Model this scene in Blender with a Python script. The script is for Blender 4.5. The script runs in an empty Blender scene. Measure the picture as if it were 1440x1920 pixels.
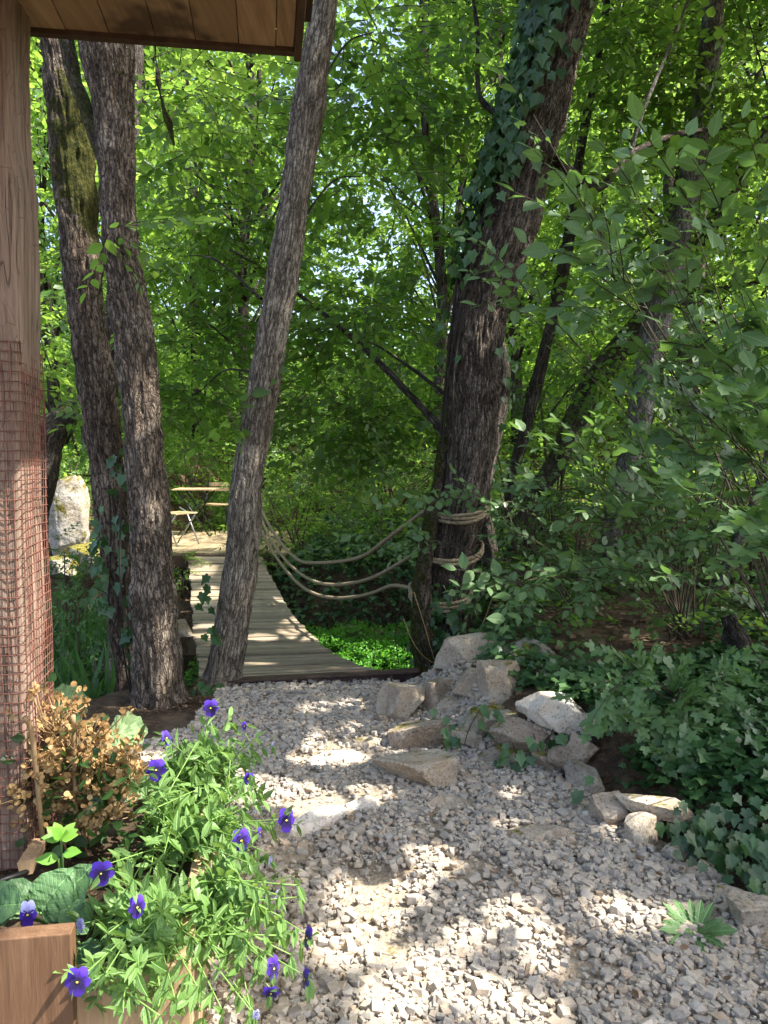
import bpy, bmesh, math, random
import numpy as np
from mathutils import Vector
R = math.radians
random.seed(11); rng = np.random.default_rng(11)
S = bpy.context.scene; COL = S.collection

# ---------------------------------------------------------------- camera, sky, sun, exposure
F = 1442.0; PITCH = math.atan(110 / 1442); CAM = np.array([0, 0, 1.6])
cd = bpy.data.cameras.new('camera'); cam = bpy.data.objects.new('camera', cd); COL.objects.link(cam)
cam.location = CAM; cam.rotation_euler = (R(90) - PITCH, 0, 0)
cd.sensor_fit = 'VERTICAL'; cd.angle = 2 * math.atan(960 / F); cd.clip_start = .05; cd.clip_end = 400
S.camera = cam
TO_SUN = np.array([.62, -.16, .93]); TO_SUN /= np.linalg.norm(TO_SUN)
W = bpy.data.worlds.new('World'); S.world = W; W.use_nodes = True
wn = W.node_tree; bg = wn.nodes['Background']; sky = wn.nodes.new('ShaderNodeTexSky')
sky.sky_type = 'NISHITA'; sky.sun_disc = False
sky.sun_elevation = math.asin(TO_SUN[2]); sky.sun_rotation = math.atan2(TO_SUN[0], TO_SUN[1])
sky.air_density = 1.0; sky.dust_density = 4.5; sky.ozone_density = .8
bg.inputs[1].default_value = .15; wn.links.new(sky.outputs[0], bg.inputs[0])
sl = bpy.data.lights.new('sun', 'SUN'); so = bpy.data.objects.new('sun', sl); COL.objects.link(so)
sl.energy = 4.2; sl.angle = R(.53); sl.color = (1, .94, .84)
so.rotation_euler = Vector(-TO_SUN).to_track_quat('-Z', 'Y').to_euler()
S.view_settings.view_transform = 'Standard'; S.view_settings.look = 'None'
S.view_settings.exposure = 1.95; S.view_settings.gamma = 1; S.view_settings.use_curve_mapping = False
S.render.engine = 'CYCLES'
cy = S.cycles; cy.max_bounces = 6; cy.diffuse_bounces = 4; cy.glossy_bounces = 2; cy.transmission_bounces = 4
cy.sample_clamp_indirect = 6; cy.use_denoising = True; cy.caustics_reflective = False; cy.caustics_refractive = False

# ---------------------------------------------------------------- helpers
def at(px, py, Y):
    cx = (px - 720) / F; c = (960 - py) / F
    d = np.array([cx, math.cos(PITCH) + c * math.sin(PITCH), -math.sin(PITCH) + c * math.cos(PITCH)])
    return CAM + d * (Y / d[1])
def sst(a, b, x):
    t = np.clip((np.asarray(x, float) - a) / (b - a), 0, 1); return t * t * (3 - 2 * t)
def vn(P, sc=1., seed=0):
    P = np.asarray(P, float) * sc; I = np.floor(P).astype(np.int64); f = P - I; f = f * f * (3 - 2 * f)
    def h(i, j, k):
        n = (i * 374761393 + j * 668265263 + k * 1274126177 + seed * 974634777) & 0xffffffff
        n = ((n ^ (n >> 13)) * 1274126177) & 0xffffffff
        n = ((n ^ (n >> 16)) * 2246822519) & 0xffffffff
        return ((n ^ (n >> 15)) & 0xffff) / 65535.
    x, y, z = I[..., 0], I[..., 1], I[..., 2]; u, v, w = f[..., 0], f[..., 1], f[..., 2]
    a = h(x, y, z) * (1 - u) + h(x + 1, y, z) * u; b = h(x, y + 1, z) * (1 - u) + h(x + 1, y + 1, z) * u
    c = h(x, y, z + 1) * (1 - u) + h(x + 1, y, z + 1) * u; d = h(x, y + 1, z + 1) * (1 - u) + h(x + 1, y + 1, z + 1) * u
    return ((a * (1 - v) + b * v) * (1 - w) + (c * (1 - v) + d * v) * w) * 2 - 1
def fbm(P, sc=1., seed=0, o=3):
    return sum(vn(P, sc * 2 ** i, seed + i) * .5 ** i for i in range(o))
def nrm(v):
    v = np.asarray(v, float); return v / np.maximum(np.linalg.norm(v, axis=-1, keepdims=True), 1e-9)
WY = [0, 1.2, 2.3, 2.48, 2.81, 2.98, 3.25, 3.6, 3.88, 4.2, 4.6, 5.15, 5.6, 6.5, 8]
WX = [1.8, 1.55, 1.3, 1.24, 1.17, 1.09, .94, .86, .45, .2, .08, .0, .05, .2, .3]
def hgt(x, y):
    x = np.asarray(x, float); y = np.asarray(y, float)
    d = x - np.interp(y, WY, WX)
    zr = .24 * sst(.1, .55, d) + .075 * np.clip(d, 0, 25)
    patio = sst(-4.2, -3.4, x) * (1 - sst(-1.4, -.9, x))
    y0 = 9.7 + 2.9 * patio
    zf = (.3 - .3 * patio) * sst(8.6, 9.7, y) + .16 * np.clip(y - y0, 0, 8) + .17 * np.clip(y - 18, 0, 60)
    st = 5.25 - .7 * sst(-1.5, -2.4, x)
    ch = 1.0 * sst(0, 1, (y - st) / .7) * (1 - sst(8.8, 9.6, y)) * (1 - sst(.1, .9, x - .12 * (y - 5)))
    lf = .12 * sst(-3.2, -4.5, x) * sst(8, 9, y)
    P = np.stack([x, y, x * 0], -1)
    return zr + zf - ch + lf + .05 * fbm(P, .9, 3) * sst(5, 7, y) + .05 * vn(P, 1.6, 5) * sst(.1, .6, d)
def gat(px, py, y0=1.2, y1=40):
    ys = np.linspace(y0, y1, 4000); p0 = at(px, py, 1.0) - CAM
    P = CAM + p0 * ys[:, None]; k = np.argmax(P[:, 2] < hgt(P[:, 0], P[:, 1]))
    return P[k] if P[k, 2] < hgt(P[k, 0], P[k, 1]) else P[-1]

def rootloc(o):
    v = np.zeros(3)
    while o is not None:
        v = v + np.array(o.location); o = o.parent
    return v
def mk(name, V, Fs, mats, parent=None, smooth=False, mi=None, attrs=None, uv=None, origin=None):
    V = np.asarray(V, float).reshape(-1, 3)
    if isinstance(Fs, np.ndarray): Fs = [Fs]
    if len(Fs) and not isinstance(Fs[0], np.ndarray):
        tot = np.array([len(f) for f in Fs]); loops = np.array([i for f in Fs for i in f])
    else:
        Fs = [f for f in Fs if len(f)]
        tot = np.concatenate([np.full(len(f), f.shape[1]) for f in Fs]); loops = np.concatenate([f.ravel() for f in Fs])
    if parent is not None: org = rootloc(parent); loc = (0, 0, 0)
    else:
        if origin is None: origin = (V[:, 0].mean(), V[:, 1].mean(), V[:, 2].min())
        org = np.array(origin, float); loc = org
    me = bpy.data.meshes.new(name); me.vertices.add(len(V)); me.vertices.foreach_set('co', (V - org).astype(np.float32).ravel())
    me.loops.add(len(loops)); me.loops.foreach_set('vertex_index', loops.astype(np.int32))
    me.polygons.add(len(tot)); st = np.concatenate([[0], np.cumsum(tot)[:-1]])
    me.polygons.foreach_set('loop_start', st.astype(np.int32)); me.polygons.foreach_set('loop_total', tot.astype(np.int32))
    me.polygons.foreach_set('use_smooth', np.full(len(tot), bool(smooth)))
    for m in (mats if isinstance(mats, (list, tuple)) else [mats]): me.materials.append(m)
    if mi is not None: me.polygons.foreach_set('material_index', np.asarray(mi, np.int32))
    for k, d in (attrs or {}).items():
        d = np.asarray(d, np.float32)
        if d.ndim == 1: a = me.attributes.new(k, 'FLOAT', 'POINT'); a.data.foreach_set('value', d)
        else: a = me.attributes.new(k, 'FLOAT_VECTOR', 'POINT'); a.data.foreach_set('vector', d.ravel())
    if uv is not None:
        u = me.uv_layers.new(name='UVMap'); u.data.foreach_set('uv', np.asarray(uv, np.float32)[loops].ravel())
    me.update(calc_edges=True); me.validate()
    o = bpy.data.objects.new(name, me); COL.objects.link(o); o.location = loc
    if parent is not None: o.parent = parent
    return o
def tag(o, label=None, cat=None, group=None, kind=None):
    for k, v in (('label', label), ('category', cat), ('group', group), ('kind', kind)):
        if v: o[k] = v
    return o
def thing(name, label, cat, loc=(0, 0, 0), group=None):
    o = bpy.data.objects.new(name, None); COL.objects.link(o); o.location = tuple(map(float, loc)); o.empty_display_size = .1
    return tag(o, label, cat, group)

class MB:
    def __init__(s): s.V = []; s.F = []; s.n = 0; s.A = []
    def add(s, V, Fc, a=None):
        V = np.asarray(V, float); s.V.append(V); s.F += [[i + s.n for i in f] for f in Fc]; s.n += len(V)
        s.A.append(np.full(len(V), rng.random() if a is None else a)); return s
    def box(s, c, size, ax=None, a=None, jit=0):
        sx, sy, sz = np.array(size) / 2
        V = np.array([[x, y, z] for x in (-sx, sx) for y in (-sy, sy) for z in (-sz, sz)])
        if jit: V = V + rng.normal(0, jit, V.shape)
        b = min(sx, sy, sz) * .18
        if ax is not None: V = V @ np.array(ax)
        return s.add(V + np.array(c), [[0, 1, 3, 2], [4, 6, 7, 5], [0, 4, 5, 1], [2, 3, 7, 6], [0, 2, 6, 4], [1, 5, 7, 3]], a)
    def tube(s, path, rad, n=6, a=None, caps=True):
        V, Fc = tube(path, rad, n, caps); return s.add(V, Fc, a)
    def build(s, name, m, parent=None, smooth=False, bevel=0, **k):
        o = mk(name, np.concatenate(s.V), s.F, m, parent, smooth, attrs={'rnd': np.concatenate(s.A)}, **k)
        if bevel:
            b = o.modifiers.new('bevel', 'BEVEL'); b.width = bevel; b.segments = 2; b.limit_method = 'ANGLE'
        return o
def frames(path):
    P = np.asarray(path, float); T = nrm(np.gradient(P, axis=0))
    up = np.array([1., 0, 0]) if abs(T[0, 0]) < .9 else np.array([0, 1., 0])
    N = []; n = nrm(up - T[0] * (up @ T[0]))
    for t in T:
        n = nrm(n - t * (n @ t)); N.append(n)
    N = np.array(N); return P, T, N, np.cross(T, N)
def tube(path, rad, n=6, caps=True):
    P, T, N, B = frames(path); m = len(P); rad = np.broadcast_to(np.asarray(rad, float), (m,))
    th = np.arange(n) / n * 2 * math.pi
    V = P[:, None] + rad[:, None, None] * (np.cos(th)[None, :, None] * N[:, None] + np.sin(th)[None, :, None] * B[:, None])
    Fc = [[i * n + j, i * n + (j + 1) % n, (i + 1) * n + (j + 1) % n, (i + 1) * n + j] for i in range(m - 1) for j in range(n)]
    if caps: Fc += [list(range(n))[::-1], [(m - 1) * n + j for j in range(n)]]
    return V.reshape(-1, 3), Fc
def spline(P, n):
    P = np.asarray(P, float); k = len(P); Q = np.vstack([2 * P[0] - P[1], P, 2 * P[-1] - P[-2]])
    u = np.linspace(0, k - 1 - 1e-9, n); i = u.astype(int); t = (u - i)[:, None]
    a, b, c, d = Q[i], Q[i + 1], Q[i + 2], Q[i + 3]
    return .5 * (2 * b + (c - a) * t + (2 * a - 5 * b + 4 * c - d) * t ** 2 + (3 * b - a - 3 * c + d) * t ** 3)

# ---------------------------------------------------------------- materials
def newmat(name):
    m = bpy.data.materials.new(name); m.use_nodes = True; nt = m.node_tree
    return m, nt, nt.nodes['Principled BSDF']
def nd(nt, t, **k):
    n = nt.nodes.new(t)
    for a, b in k.items(): setattr(n, a, b)
    return n
def setin(nt, sock, v):
    if hasattr(v, 'is_output'): nt.links.new(v, sock)
    elif v is not None: sock.default_value = v
def c4(c): return (*c, 1) if len(c) == 3 else c
def coords(nt, kind='Object', attr=None, scale=(1, 1, 1)):
    if attr: o = nd(nt, 'ShaderNodeAttribute', attribute_name=attr).outputs['Vector']
    elif kind == 'World': o = nd(nt, 'ShaderNodeNewGeometry').outputs['Position']
    else: o = nd(nt, 'ShaderNodeTexCoord').outputs[kind]
    mp = nd(nt, 'ShaderNodeMapping'); nt.links.new(o, mp.inputs[0]); mp.inputs['Scale'].default_value = scale
    return mp.outputs[0]
def noi(nt, vec, scale, detail=4, rough=.55, dist=0):
    n = nd(nt, 'ShaderNodeTexNoise'); nt.links.new(vec, n.inputs['Vector'])
    n.inputs['Scale'].default_value = scale; n.inputs['Detail'].default_value = detail
    n.inputs['Roughness'].default_value = rough; n.inputs['Distortion'].default_value = dist
    return n.outputs['Fac']
def vor(nt, vec, scale, feature='F1', out='Distance'):
    n = nd(nt, 'ShaderNodeTexVoronoi', feature=feature); nt.links.new(vec, n.inputs['Vector'])
    n.inputs['Scale'].default_value = scale; return n.outputs[out]
def attr(nt, name): return nd(nt, 'ShaderNodeAttribute', attribute_name=name).outputs['Fac']
def ramp(nt, fac, stops, const=False):
    n = nd(nt, 'ShaderNodeValToRGB'); e = n.color_ramp.elements
    while len(e) < len(stops): e.new(.5)
    for el, (p, c) in zip(e, stops): el.position = p; el.color = c4(c) if not isinstance(c, (int, float)) else (c, c, c, 1)
    if const: n.color_ramp.interpolation = 'CONSTANT'
    setin(nt, n.inputs[0], fac); return n.outputs[0]
def mix(nt, fac, a, b, blend='MIX'):
    n = nd(nt, 'ShaderNodeMix', data_type='RGBA', blend_type=blend)
    setin(nt, n.inputs[0], fac)
    setin(nt, n.inputs[6], c4(a) if isinstance(a, tuple) else a); setin(nt, n.inputs[7], c4(b) if isinstance(b, tuple) else b)
    return n.outputs[2]
def mth(nt, op, a, b=None):
    n = nd(nt, 'ShaderNodeMath', operation=op); setin(nt, n.inputs[0], a)
    if b is not None: setin(nt, n.inputs[1], b)
    return n.outputs[0]
def bump(nt, h, dist, strength=1., normal=None):
    n = nd(nt, 'ShaderNodeBump'); n.inputs['Strength'].default_value = strength; n.inputs['Distance'].default_value = dist
    setin(nt, n.inputs['Height'], h)
    if normal is not None: nt.links.new(normal, n.inputs['Normal'])
    return n.outputs[0]
def fin(nt, b, col, rough=.8, normal=None, spec=.3, metal=0):
    setin(nt, b.inputs['Base Color'], c4(col) if isinstance(col, tuple) else col); setin(nt, b.inputs['Roughness'], rough)
    b.inputs['Specular IOR Level'].default_value = spec; b.inputs['Metallic'].default_value = metal
    if normal is not None: nt.links.new(normal, b.inputs['Normal'])

def leafmat(name, cols, trans, tf=.42, rough=.42, veins=0, spec=.5, patch=None):
    m, nt, b = newmat(name)
    r = attr(nt, 'rnd')
    c = ramp(nt, r, [(i / (len(cols) - 1), q) for i, q in enumerate(cols)])
    nz = noi(nt, coords(nt, 'World'), 2.2, 2)
    c = mix(nt, mth(nt, 'MULTIPLY', nz, .5), c, tuple(q * .55 for q in cols[0]))
    t = mix(nt, r, tuple(q * .75 for q in trans), tuple(min(1, q * 1.2) for q in trans))
    nrmo = None
    if veins:
        uvn = nd(nt, 'ShaderNodeTexCoord').outputs['UV']; sp = nd(nt, 'ShaderNodeSeparateXYZ'); nt.links.new(uvn, sp.inputs[0])
        ay = mth(nt, 'ABSOLUTE', sp.outputs[1])
        ph = mth(nt, 'SUBTRACT', mth(nt, 'MULTIPLY', sp.outputs[0], veins), mth(nt, 'MULTIPLY', ay, veins * .8))
        saw = mth(nt, 'PINGPONG', ph, .5)
        vein = ramp(nt, saw, [(0, 1), (.12, 0)]); mid = ramp(nt, ay, [(0, 1), (.025, 0)])
        v = mth(nt, 'MAXIMUM', mth(nt, 'MULTIPLY', vein, .5), mid)
        c = mix(nt, mth(nt, 'MULTIPLY', v, .55), c, tuple(min(1, q * 2.2 + .02) for q in cols[-1]))
        nrmo = bump(nt, mth(nt, 'SUBTRACT', 1., v), .004, .6)
    fin(nt, b, c, rough, nrmo, spec)
    tr = nd(nt, 'ShaderNodeBsdfTranslucent'); setin(nt, tr.inputs[0], t)
    ms = nd(nt, 'ShaderNodeMixShader'); ms.inputs[0].default_value = tf
    nt.links.new(b.outputs[0], ms.inputs[1]); nt.links.new(tr.outputs[0], ms.inputs[2])
    nt.links.new(ms.outputs[0], nt.nodes['Material Output'].inputs[0]); return m

def barkmat(name, light, mid, dark, sc=1., stretch=.18, depth=.02, moss=True, lichen=.4):
    m, nt, b = newmat(name)
    v = coords(nt, attr='bark', scale=(sc, sc, sc * stretch))
    w = noi(nt, v, 9, 3); vv = nd(nt, 'ShaderNodeVectorMath', operation='ADD'); nt.links.new(v, vv.inputs[0])
    sc2 = nd(nt, 'ShaderNodeVectorMath', operation='SCALE'); sc2.inputs['Scale'].default_value = .05
    nn = nd(nt, 'ShaderNodeTexNoise'); nt.links.new(v, nn.inputs['Vector']); nn.inputs['Scale'].default_value = 14
    nt.links.new(nn.outputs['Color'], sc2.inputs[0]); nt.links.new(sc2.outputs[0], vv.inputs[1]); v2 = vv.outputs[0]
    rn = noi(nt, v2, 27, 4, .6); e = mth(nt, 'ABSOLUTE', mth(nt, 'SUBTRACT', rn, .5)); crack = ramp(nt, e, [(.0, .15), (.04, .7), (.09, 1)])
    v3 = coords(nt, attr='bark', scale=(sc, sc, sc * .42)); e2 = vor(nt, v3, 44, 'DISTANCE_TO_EDGE'); crack2 = ramp(nt, e2, [(0, 0), (.12, 1)])
    plain = coords(nt, attr='bark'); fine = noi(nt, plain, 60, 5, .65); big = noi(nt, plain, 3.2, 4, .6)
    c = ramp(nt, mth(nt, 'ADD', mth(nt, 'MULTIPLY', fine, .55), mth(nt, 'MULTIPLY', w, .45)), [(.3, dark), (.5, mid), (.68, light)])
    c = mix(nt, ramp(nt, big, [(.42, 0), (.62, lichen)]), c, tuple(q * 1.5 + .03 for q in light))
    c = mix(nt, mth(nt, 'MULTIPLY', mth(nt, 'SUBTRACT', 1., crack2), .6), c, dark)
    c = mix(nt, mth(nt, 'SUBTRACT', 1., crack), c, tuple(q * .4 for q in dark))
    h = mth(nt, 'ADD', mth(nt, 'MULTIPLY', crack, .7), mth(nt, 'ADD', mth(nt, 'MULTIPLY', crack2, .25), mth(nt, 'MULTIPLY', fine, .35)))
    if moss:
        ms = attr(nt, 'moss'); mf = ramp(nt, mth(nt, 'ADD', ms, mth(nt, 'MULTIPLY', mth(nt, 'SUBTRACT', noi(nt, plain, 12, 5, .7), .5), 1.6)), [(.42, 0), (.6, 1)])
        mc = ramp(nt, noi(nt, plain, 45, 4, .7), [(.35, (.015, .022, .004)), (.55, (.07, .075, .012)), (.7, (.17, .14, .03))])
        c = mix(nt, mf, c, mc); h = mth(nt, 'ADD', h, mth(nt, 'MULTIPLY', mf, noi(nt, plain, 120, 3, .8)))
    fin(nt, b, c, .9, bump(nt, h, depth, 1.), .2); return m

def woodmat(name, cols, axis=(1, 1, 1), sc=1., rough=.75, stain=None, green=0, bd=.004, cracks=False):
    m, nt, b = newmat(name)
    v = coords(nt, 'Object', scale=axis); r = attr(nt, 'rnd')
    off = nd(nt, 'ShaderNodeVectorMath', operation='ADD'); nt.links.new(v, off.inputs[0])
    cmb = nd(nt, 'ShaderNodeCombineXYZ')
    for i in range(3): nt.links.new(mth(nt, 'MULTIPLY', r, 37. + i * 11), cmb.inputs[i])
    nt.links.new(cmb.outputs[0], off.inputs[1]); v = off.outputs[0]
    g = noi(nt, v, 12 * sc, 5, .6, .8); g2 = noi(nt, v, 60 * sc, 4, .6)
    f = mth(nt, 'ADD', mth(nt, 'MULTIPLY', g, .65), mth(nt, 'MULTIPLY', g2, .35))
    c = ramp(nt, f, [(.3, cols[0]), (.5, cols[1]), (.68, cols[2])])
    c = mix(nt, mth(nt, 'MULTIPLY', r, .6), c, tuple(q * .5 for q in cols[1]))
    pl = coords(nt, 'World')
    if stain: c = mix(nt, ramp(nt, noi(nt, pl, stain[0], 3, .6), [(stain[1], 0), (stain[1] + .08, .75)]), c, stain[2])
    if green: c = mix(nt, ramp(nt, noi(nt, pl, 3.1, 5, .7), [(.52, 0), (.7, green)]), c, (.09, .10, .025))
    nb = bump(nt, f, bd, .8)
    if cracks:
        pv = coords(nt, 'World', scale=(1, 1, .45)); q = vor(nt, pv, 34, 'DISTANCE_TO_EDGE'); msk = ramp(nt, noi(nt, coords(nt, 'World'), 5, 3), [(.45, 0), (.6, 1)])
        k = mth(nt, 'MULTIPLY', ramp(nt, q, [(0, .5), (.02, 0)]), msk); lv = coords(nt, 'World', scale=(1, 1, .03)); k2 = ramp(nt, mth(nt, 'ABSOLUTE', mth(nt, 'SUBTRACT', noi(nt, lv, 16, 3), .5)), [(0, .8), (.008, 0)])
        kk = mth(nt, 'MAXIMUM', k, k2); c = mix(nt, mth(nt, 'MULTIPLY', kk, .6), c, (.03, .02, .015)); nb = bump(nt, mth(nt, 'SUBTRACT', 1., kk), .008, .8, nb)
    fin(nt, b, c, rough, nb, .25); return m

def rockmat(name, light, mid, dark, moss=0., sc=1.):
    m, nt, b = newmat(name); v = coords(nt, 'World')
    a = noi(nt, v, 5 * sc, 6, .62); f = noi(nt, v, 55 * sc, 5, .7); p = vor(nt, v, 22 * sc, 'F1')
    c = ramp(nt, mth(nt, 'ADD', mth(nt, 'MULTIPLY', a, .6), mth(nt, 'MULTIPLY', f, .4)), [(.34, dark), (.5, mid), (.64, light)])
    c = mix(nt, ramp(nt, noi(nt, v, 2.3 * sc, 3, .6), [(.5, 0), (.66, .5)]), c, (mid[0] * 1.1, mid[1] * .85, mid[2] * .62))
    c = mix(nt, ramp(nt, noi(nt, v, 90 * sc, 2, .5), [(.58, 0), (.66, .6)]), c, tuple(q * .35 for q in dark))
    h = mth(nt, 'ADD', a, mth(nt, 'ADD', mth(nt, 'MULTIPLY', f, .4), mth(nt, 'MULTIPLY', p, .25)))
    if moss:
        g = nd(nt, 'ShaderNodeNewGeometry'); sp = nd(nt, 'ShaderNodeSeparateXYZ'); nt.links.new(g.outputs['Normal'], sp.inputs[0])
        mf = ramp(nt, mth(nt, 'ADD', mth(nt, 'MULTIPLY', noi(nt, v, 6, 5, .7), 1.), mth(nt, 'MULTIPLY', sp.outputs[2], .22)), [(.78 - moss * .4, 0), (.88 - moss * .4, 1)])
        c = mix(nt, mf, c, ramp(nt, noi(nt, v, 50, 3, .7), [(.35, (.04, .045, .01)), (.6, (.2, .17, .03))]))
    fin(nt, b, c, .9, bump(nt, h, .025, .9), .2); return m

LT = (.26, .46, .045)
M = {}
M['leaf_far'] = leafmat('far_leaf', [(.045, .10, .02), (.07, .145, .025), (.10, .18, .035)], (.36, .58, .09), .5, spec=.35)
M['leaf_bright'] = leafmat('bright_leaf', [(.045, .11, .02), (.065, .15, .025), (.10, .19, .035)], (.34, .56, .075), .48, .45, spec=.35)
M['leaf_mid'] = leafmat('mid_leaf', [(.035, .09, .018), (.055, .125, .024), (.08, .165, .034)], (.27, .48, .06), .44, .44)
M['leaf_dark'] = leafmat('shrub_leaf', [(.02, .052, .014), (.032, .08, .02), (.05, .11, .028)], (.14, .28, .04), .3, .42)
M['leaf_near'] = leafmat('near_leaf', [(.08, .155, .055), (.11, .2, .075), (.15, .25, .095)], (.2, .38, .07), .32, .46, veins=9)
M['leaf_maple'] = leafmat('maple_leaf', [(.08, .155, .055), (.105, .195, .075), (.14, .24, .095)], (.18, .36, .06), .3, .46)
M['ivy'] = leafmat('ivy_leaf', [(.024, .07, .02), (.045, .115, .034), (.085, .18, .055)], (.1, .22, .035), .2, .42)
M['viola_leaf'] = leafmat('viola_leaf', [(.10, .20, .05), (.145, .275, .07), (.19, .33, .095)], (.33, .52, .1), .34, .45, veins=7)
M['crinkle_leaf'] = leafmat('crinkle_leaf', [(.05, .12, .045), (.07, .155, .055), (.095, .2, .07)], (.12, .26, .05), .2, .55, veins=11)
M['pale_leaf'] = leafmat('pale_leaf', [(.16, .26, .11), (.2, .31, .14), (.24, .36, .16)], (.3, .42, .12), .3, .6, veins=6)
M['pale_weed'] = leafmat('weed_leaf', [(.07, .15, .05), (.1, .2, .07), (.13, .25, .09)], (.25, .4, .08), .3, .5, veins=5)
M['lime_leaf'] = leafmat('lime_leaf', [(.14, .34, .05), (.2, .42, .06), (.26, .48, .08)], (.35, .55, .08), .35, .5)
M['weed'] = leafmat('water_weed', [(.05, .2, .016), (.09, .31, .025), (.15, .42, .04)], (.25, .62, .04), .35, .5)
M['reed'] = leafmat('reed_leaf', [(.03, .085, .022), (.05, .125, .03), (.075, .17, .045)], (.16, .34, .06), .35, .45)
M['litter'] = leafmat('dead_leaf', [(.07, .042, .025), (.16, .10, .06), (.32, .22, .14)], (.12, .07, .03), .15, .8, spec=.2)
M['dried'] = leafmat('dried_bract', [(.26, .15, .06), (.46, .3, .13), (.64, .46, .22)], (.5, .32, .14), .25, .8, spec=.2)
m, nt, b = newmat('twig'); fin(nt, b, (.06, .045, .03), .85); M['twig'] = m
m, nt, b = newmat('green_stem'); fin(nt, b, (.16, .28, .07), .5); M['stem'] = m
m, nt, b = newmat('tan_stem'); fin(nt, b, (.3, .2, .1), .7); M['tan'] = m
M['barkA'] = barkmat('mossy_bark', (.24, .195, .15), (.12, .088, .062), (.034, .023, .016), 1, .2, .022)
M['barkB'] = barkmat('flaky_bark', (.28, .23, .18), (.155, .12, .09), (.048, .034, .025), 1.2, .25, .022, lichen=.45)
M['barkC'] = barkmat('fine_bark', (.33, .285, .225), (.21, .175, .135), (.08, .06, .045), 1.25, .17, .016, lichen=.5)
M['barkD'] = barkmat('furrowed_bark', (.26, .215, .175), (.14, .11, .085), (.038, .028, .021), 1.3, .15, .035, lichen=.3)
M['barkE'] = barkmat('dark_bark', (.13, .11, .09), (.065, .05, .04), (.02, .015, .012), 1, .2, .02)
M['barkG'] = barkmat('grey_bark', (.26, .25, .22), (.15, .14, .12), (.06, .055, .045), 1, .3, .015)
M['rock'] = rockmat('limestone', (.52, .455, .37), (.38, .325, .255), (.18, .15, .115), .12)
M['rock_brown'] = rockmat('brown_limestone', (.46, .39, .31), (.32, .26, .2), (.14, .11, .085), .12)
M['rock_white'] = rockmat('white_limestone', (.74, .7, .64), (.6, .55, .48), (.33, .29, .24))
M['rock_moss'] = rockmat('mossy_limestone', (.5, .47, .42), (.36, .33, .29), (.14, .125, .105), .62)
M['rock_grey'] = rockmat('grey_limestone', (.38, .34, .28), (.25, .22, .175), (.1, .085, .068), .3)

m, nt, b = newmat('gravel_stone'); v = coords(nt, 'World'); r = attr(nt, 'rnd')
c = ramp(nt, r, [(0, (.19, .172, .155)), (.16, (.28, .255, .225)), (.32, (.39, .335, .265)), (.48, (.46, .385, .29)), (.62, (.30, .285, .265)), (.76, (.47, .39, .29)), (.9, (.37, .26, .165)), (1, (.55, .5, .42))])
c = mix(nt, .35, c, ramp(nt, noi(nt, v, 90, 5, .7), [(.3, (.2, .185, .16)), (.7, (.54, .48, .41))]))
fin(nt, b, c, .85, bump(nt, noi(nt, v, 160, 4, .7), .004, .7), .25); M['gravel'] = m
m, nt, b = newmat('sand'); v = coords(nt, 'World')
c = ramp(nt, noi(nt, v, 4, 5, .65), [(.35, (.2, .165, .12)), (.5, (.34, .275, .2)), (.66, (.45, .37, .27))])
c = mix(nt, ramp(nt, vor(nt, v, 60, 'F1'), [(.2, .7), (.5, 0)]), c, (.33, .29, .24))
fin(nt, b, c, .95, bump(nt, mth(nt, 'ADD', noi(nt, v, 90, 4, .7), vor(nt, v, 60, 'F1')), .012, .8), .15); M['sand'] = m
m, nt, b = newmat('soil'); v = coords(nt, 'World')
c = ramp(nt, noi(nt, v, 3, 6, .7), [(.34, (.028, .02, .013)), (.5, (.075, .052, .034)), (.62, (.16, .115, .075)), (.72, (.06, .07, .025))])
c = mix(nt, ramp(nt, noi(nt, v, 26, 4, .7), [(.5, 0), (.62, .8)]), c, (.17, .11, .065))
fin(nt, b, c, .95, bump(nt, noi(nt, v, 30, 6, .75), .04, 1.), .1); M['soil'] = m
m, nt, b = newmat('water'); v = coords(nt, 'World')
fin(nt, b, (.012, .014, .008), .06, bump(nt, noi(nt, v, 6, 3, .5), .01, .5), .5); M['water'] = m
M['post'] = woodmat('old_oak', [(.12, .078, .058), (.25, .175, .13), (.36, .265, .205)], (1, 1, .05), 3.2, .85, bd=.01, cracks=True)
M['soffit'] = woodmat('soffit_wood', [(.22, .13, .07), (.38, .24, .13), (.5, .34, .2)], (1, .06, 1), 2.0, .7, stain=(3.0, .53, (.03, .02, .014)))
M['fascia'] = woodmat('fascia_wood', [(.05, .028, .016), (.085, .05, .03), (.13, .08, .045)], (1, .1, 1), 1, .75)
M['plant_wood_a'] = woodmat('planter_brown', [(.09, .045, .025), (.19, .105, .058), (.3, .18, .105)], (1, 1, .07), 2.4, .65)
M['plant_wood_b'] = woodmat('planter_pale', [(.26, .16, .085), (.4, .27, .15), (.5, .36, .22)], (1, 1, .08), 2.2, .65)
M['deck'] = woodmat('grey_plank', [(.15, .115, .08), (.30, .24, .17), (.44, .36, .265)], (.12, 1, 1), 1.2, .8, green=.4, bd=.006)
M['patio'] = woodmat('patio_plank', [(.16, .12, .075), (.3, .23, .14), (.42, .34, .22)], (1, .1, 1), 1.2, .8)
M['slat'] = woodmat('slat_wood', [(.3, .2, .1), (.46, .34, .19), (.55, .43, .27)], (1, .15, 1), 1.2, .6)
m, nt, b = newmat('rust'); v = coords(nt, 'World')
fin(nt, b, ramp(nt, noi(nt, v, 40, 4, .7), [(.35, (.1, .035, .025)), (.6, (.21, .09, .065)), (.75, (.28, .15, .11))]), .75, None, .4, .25); M['rust'] = m
m, nt, b = newmat('beam_paint'); v = coords(nt, 'World')
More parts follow.
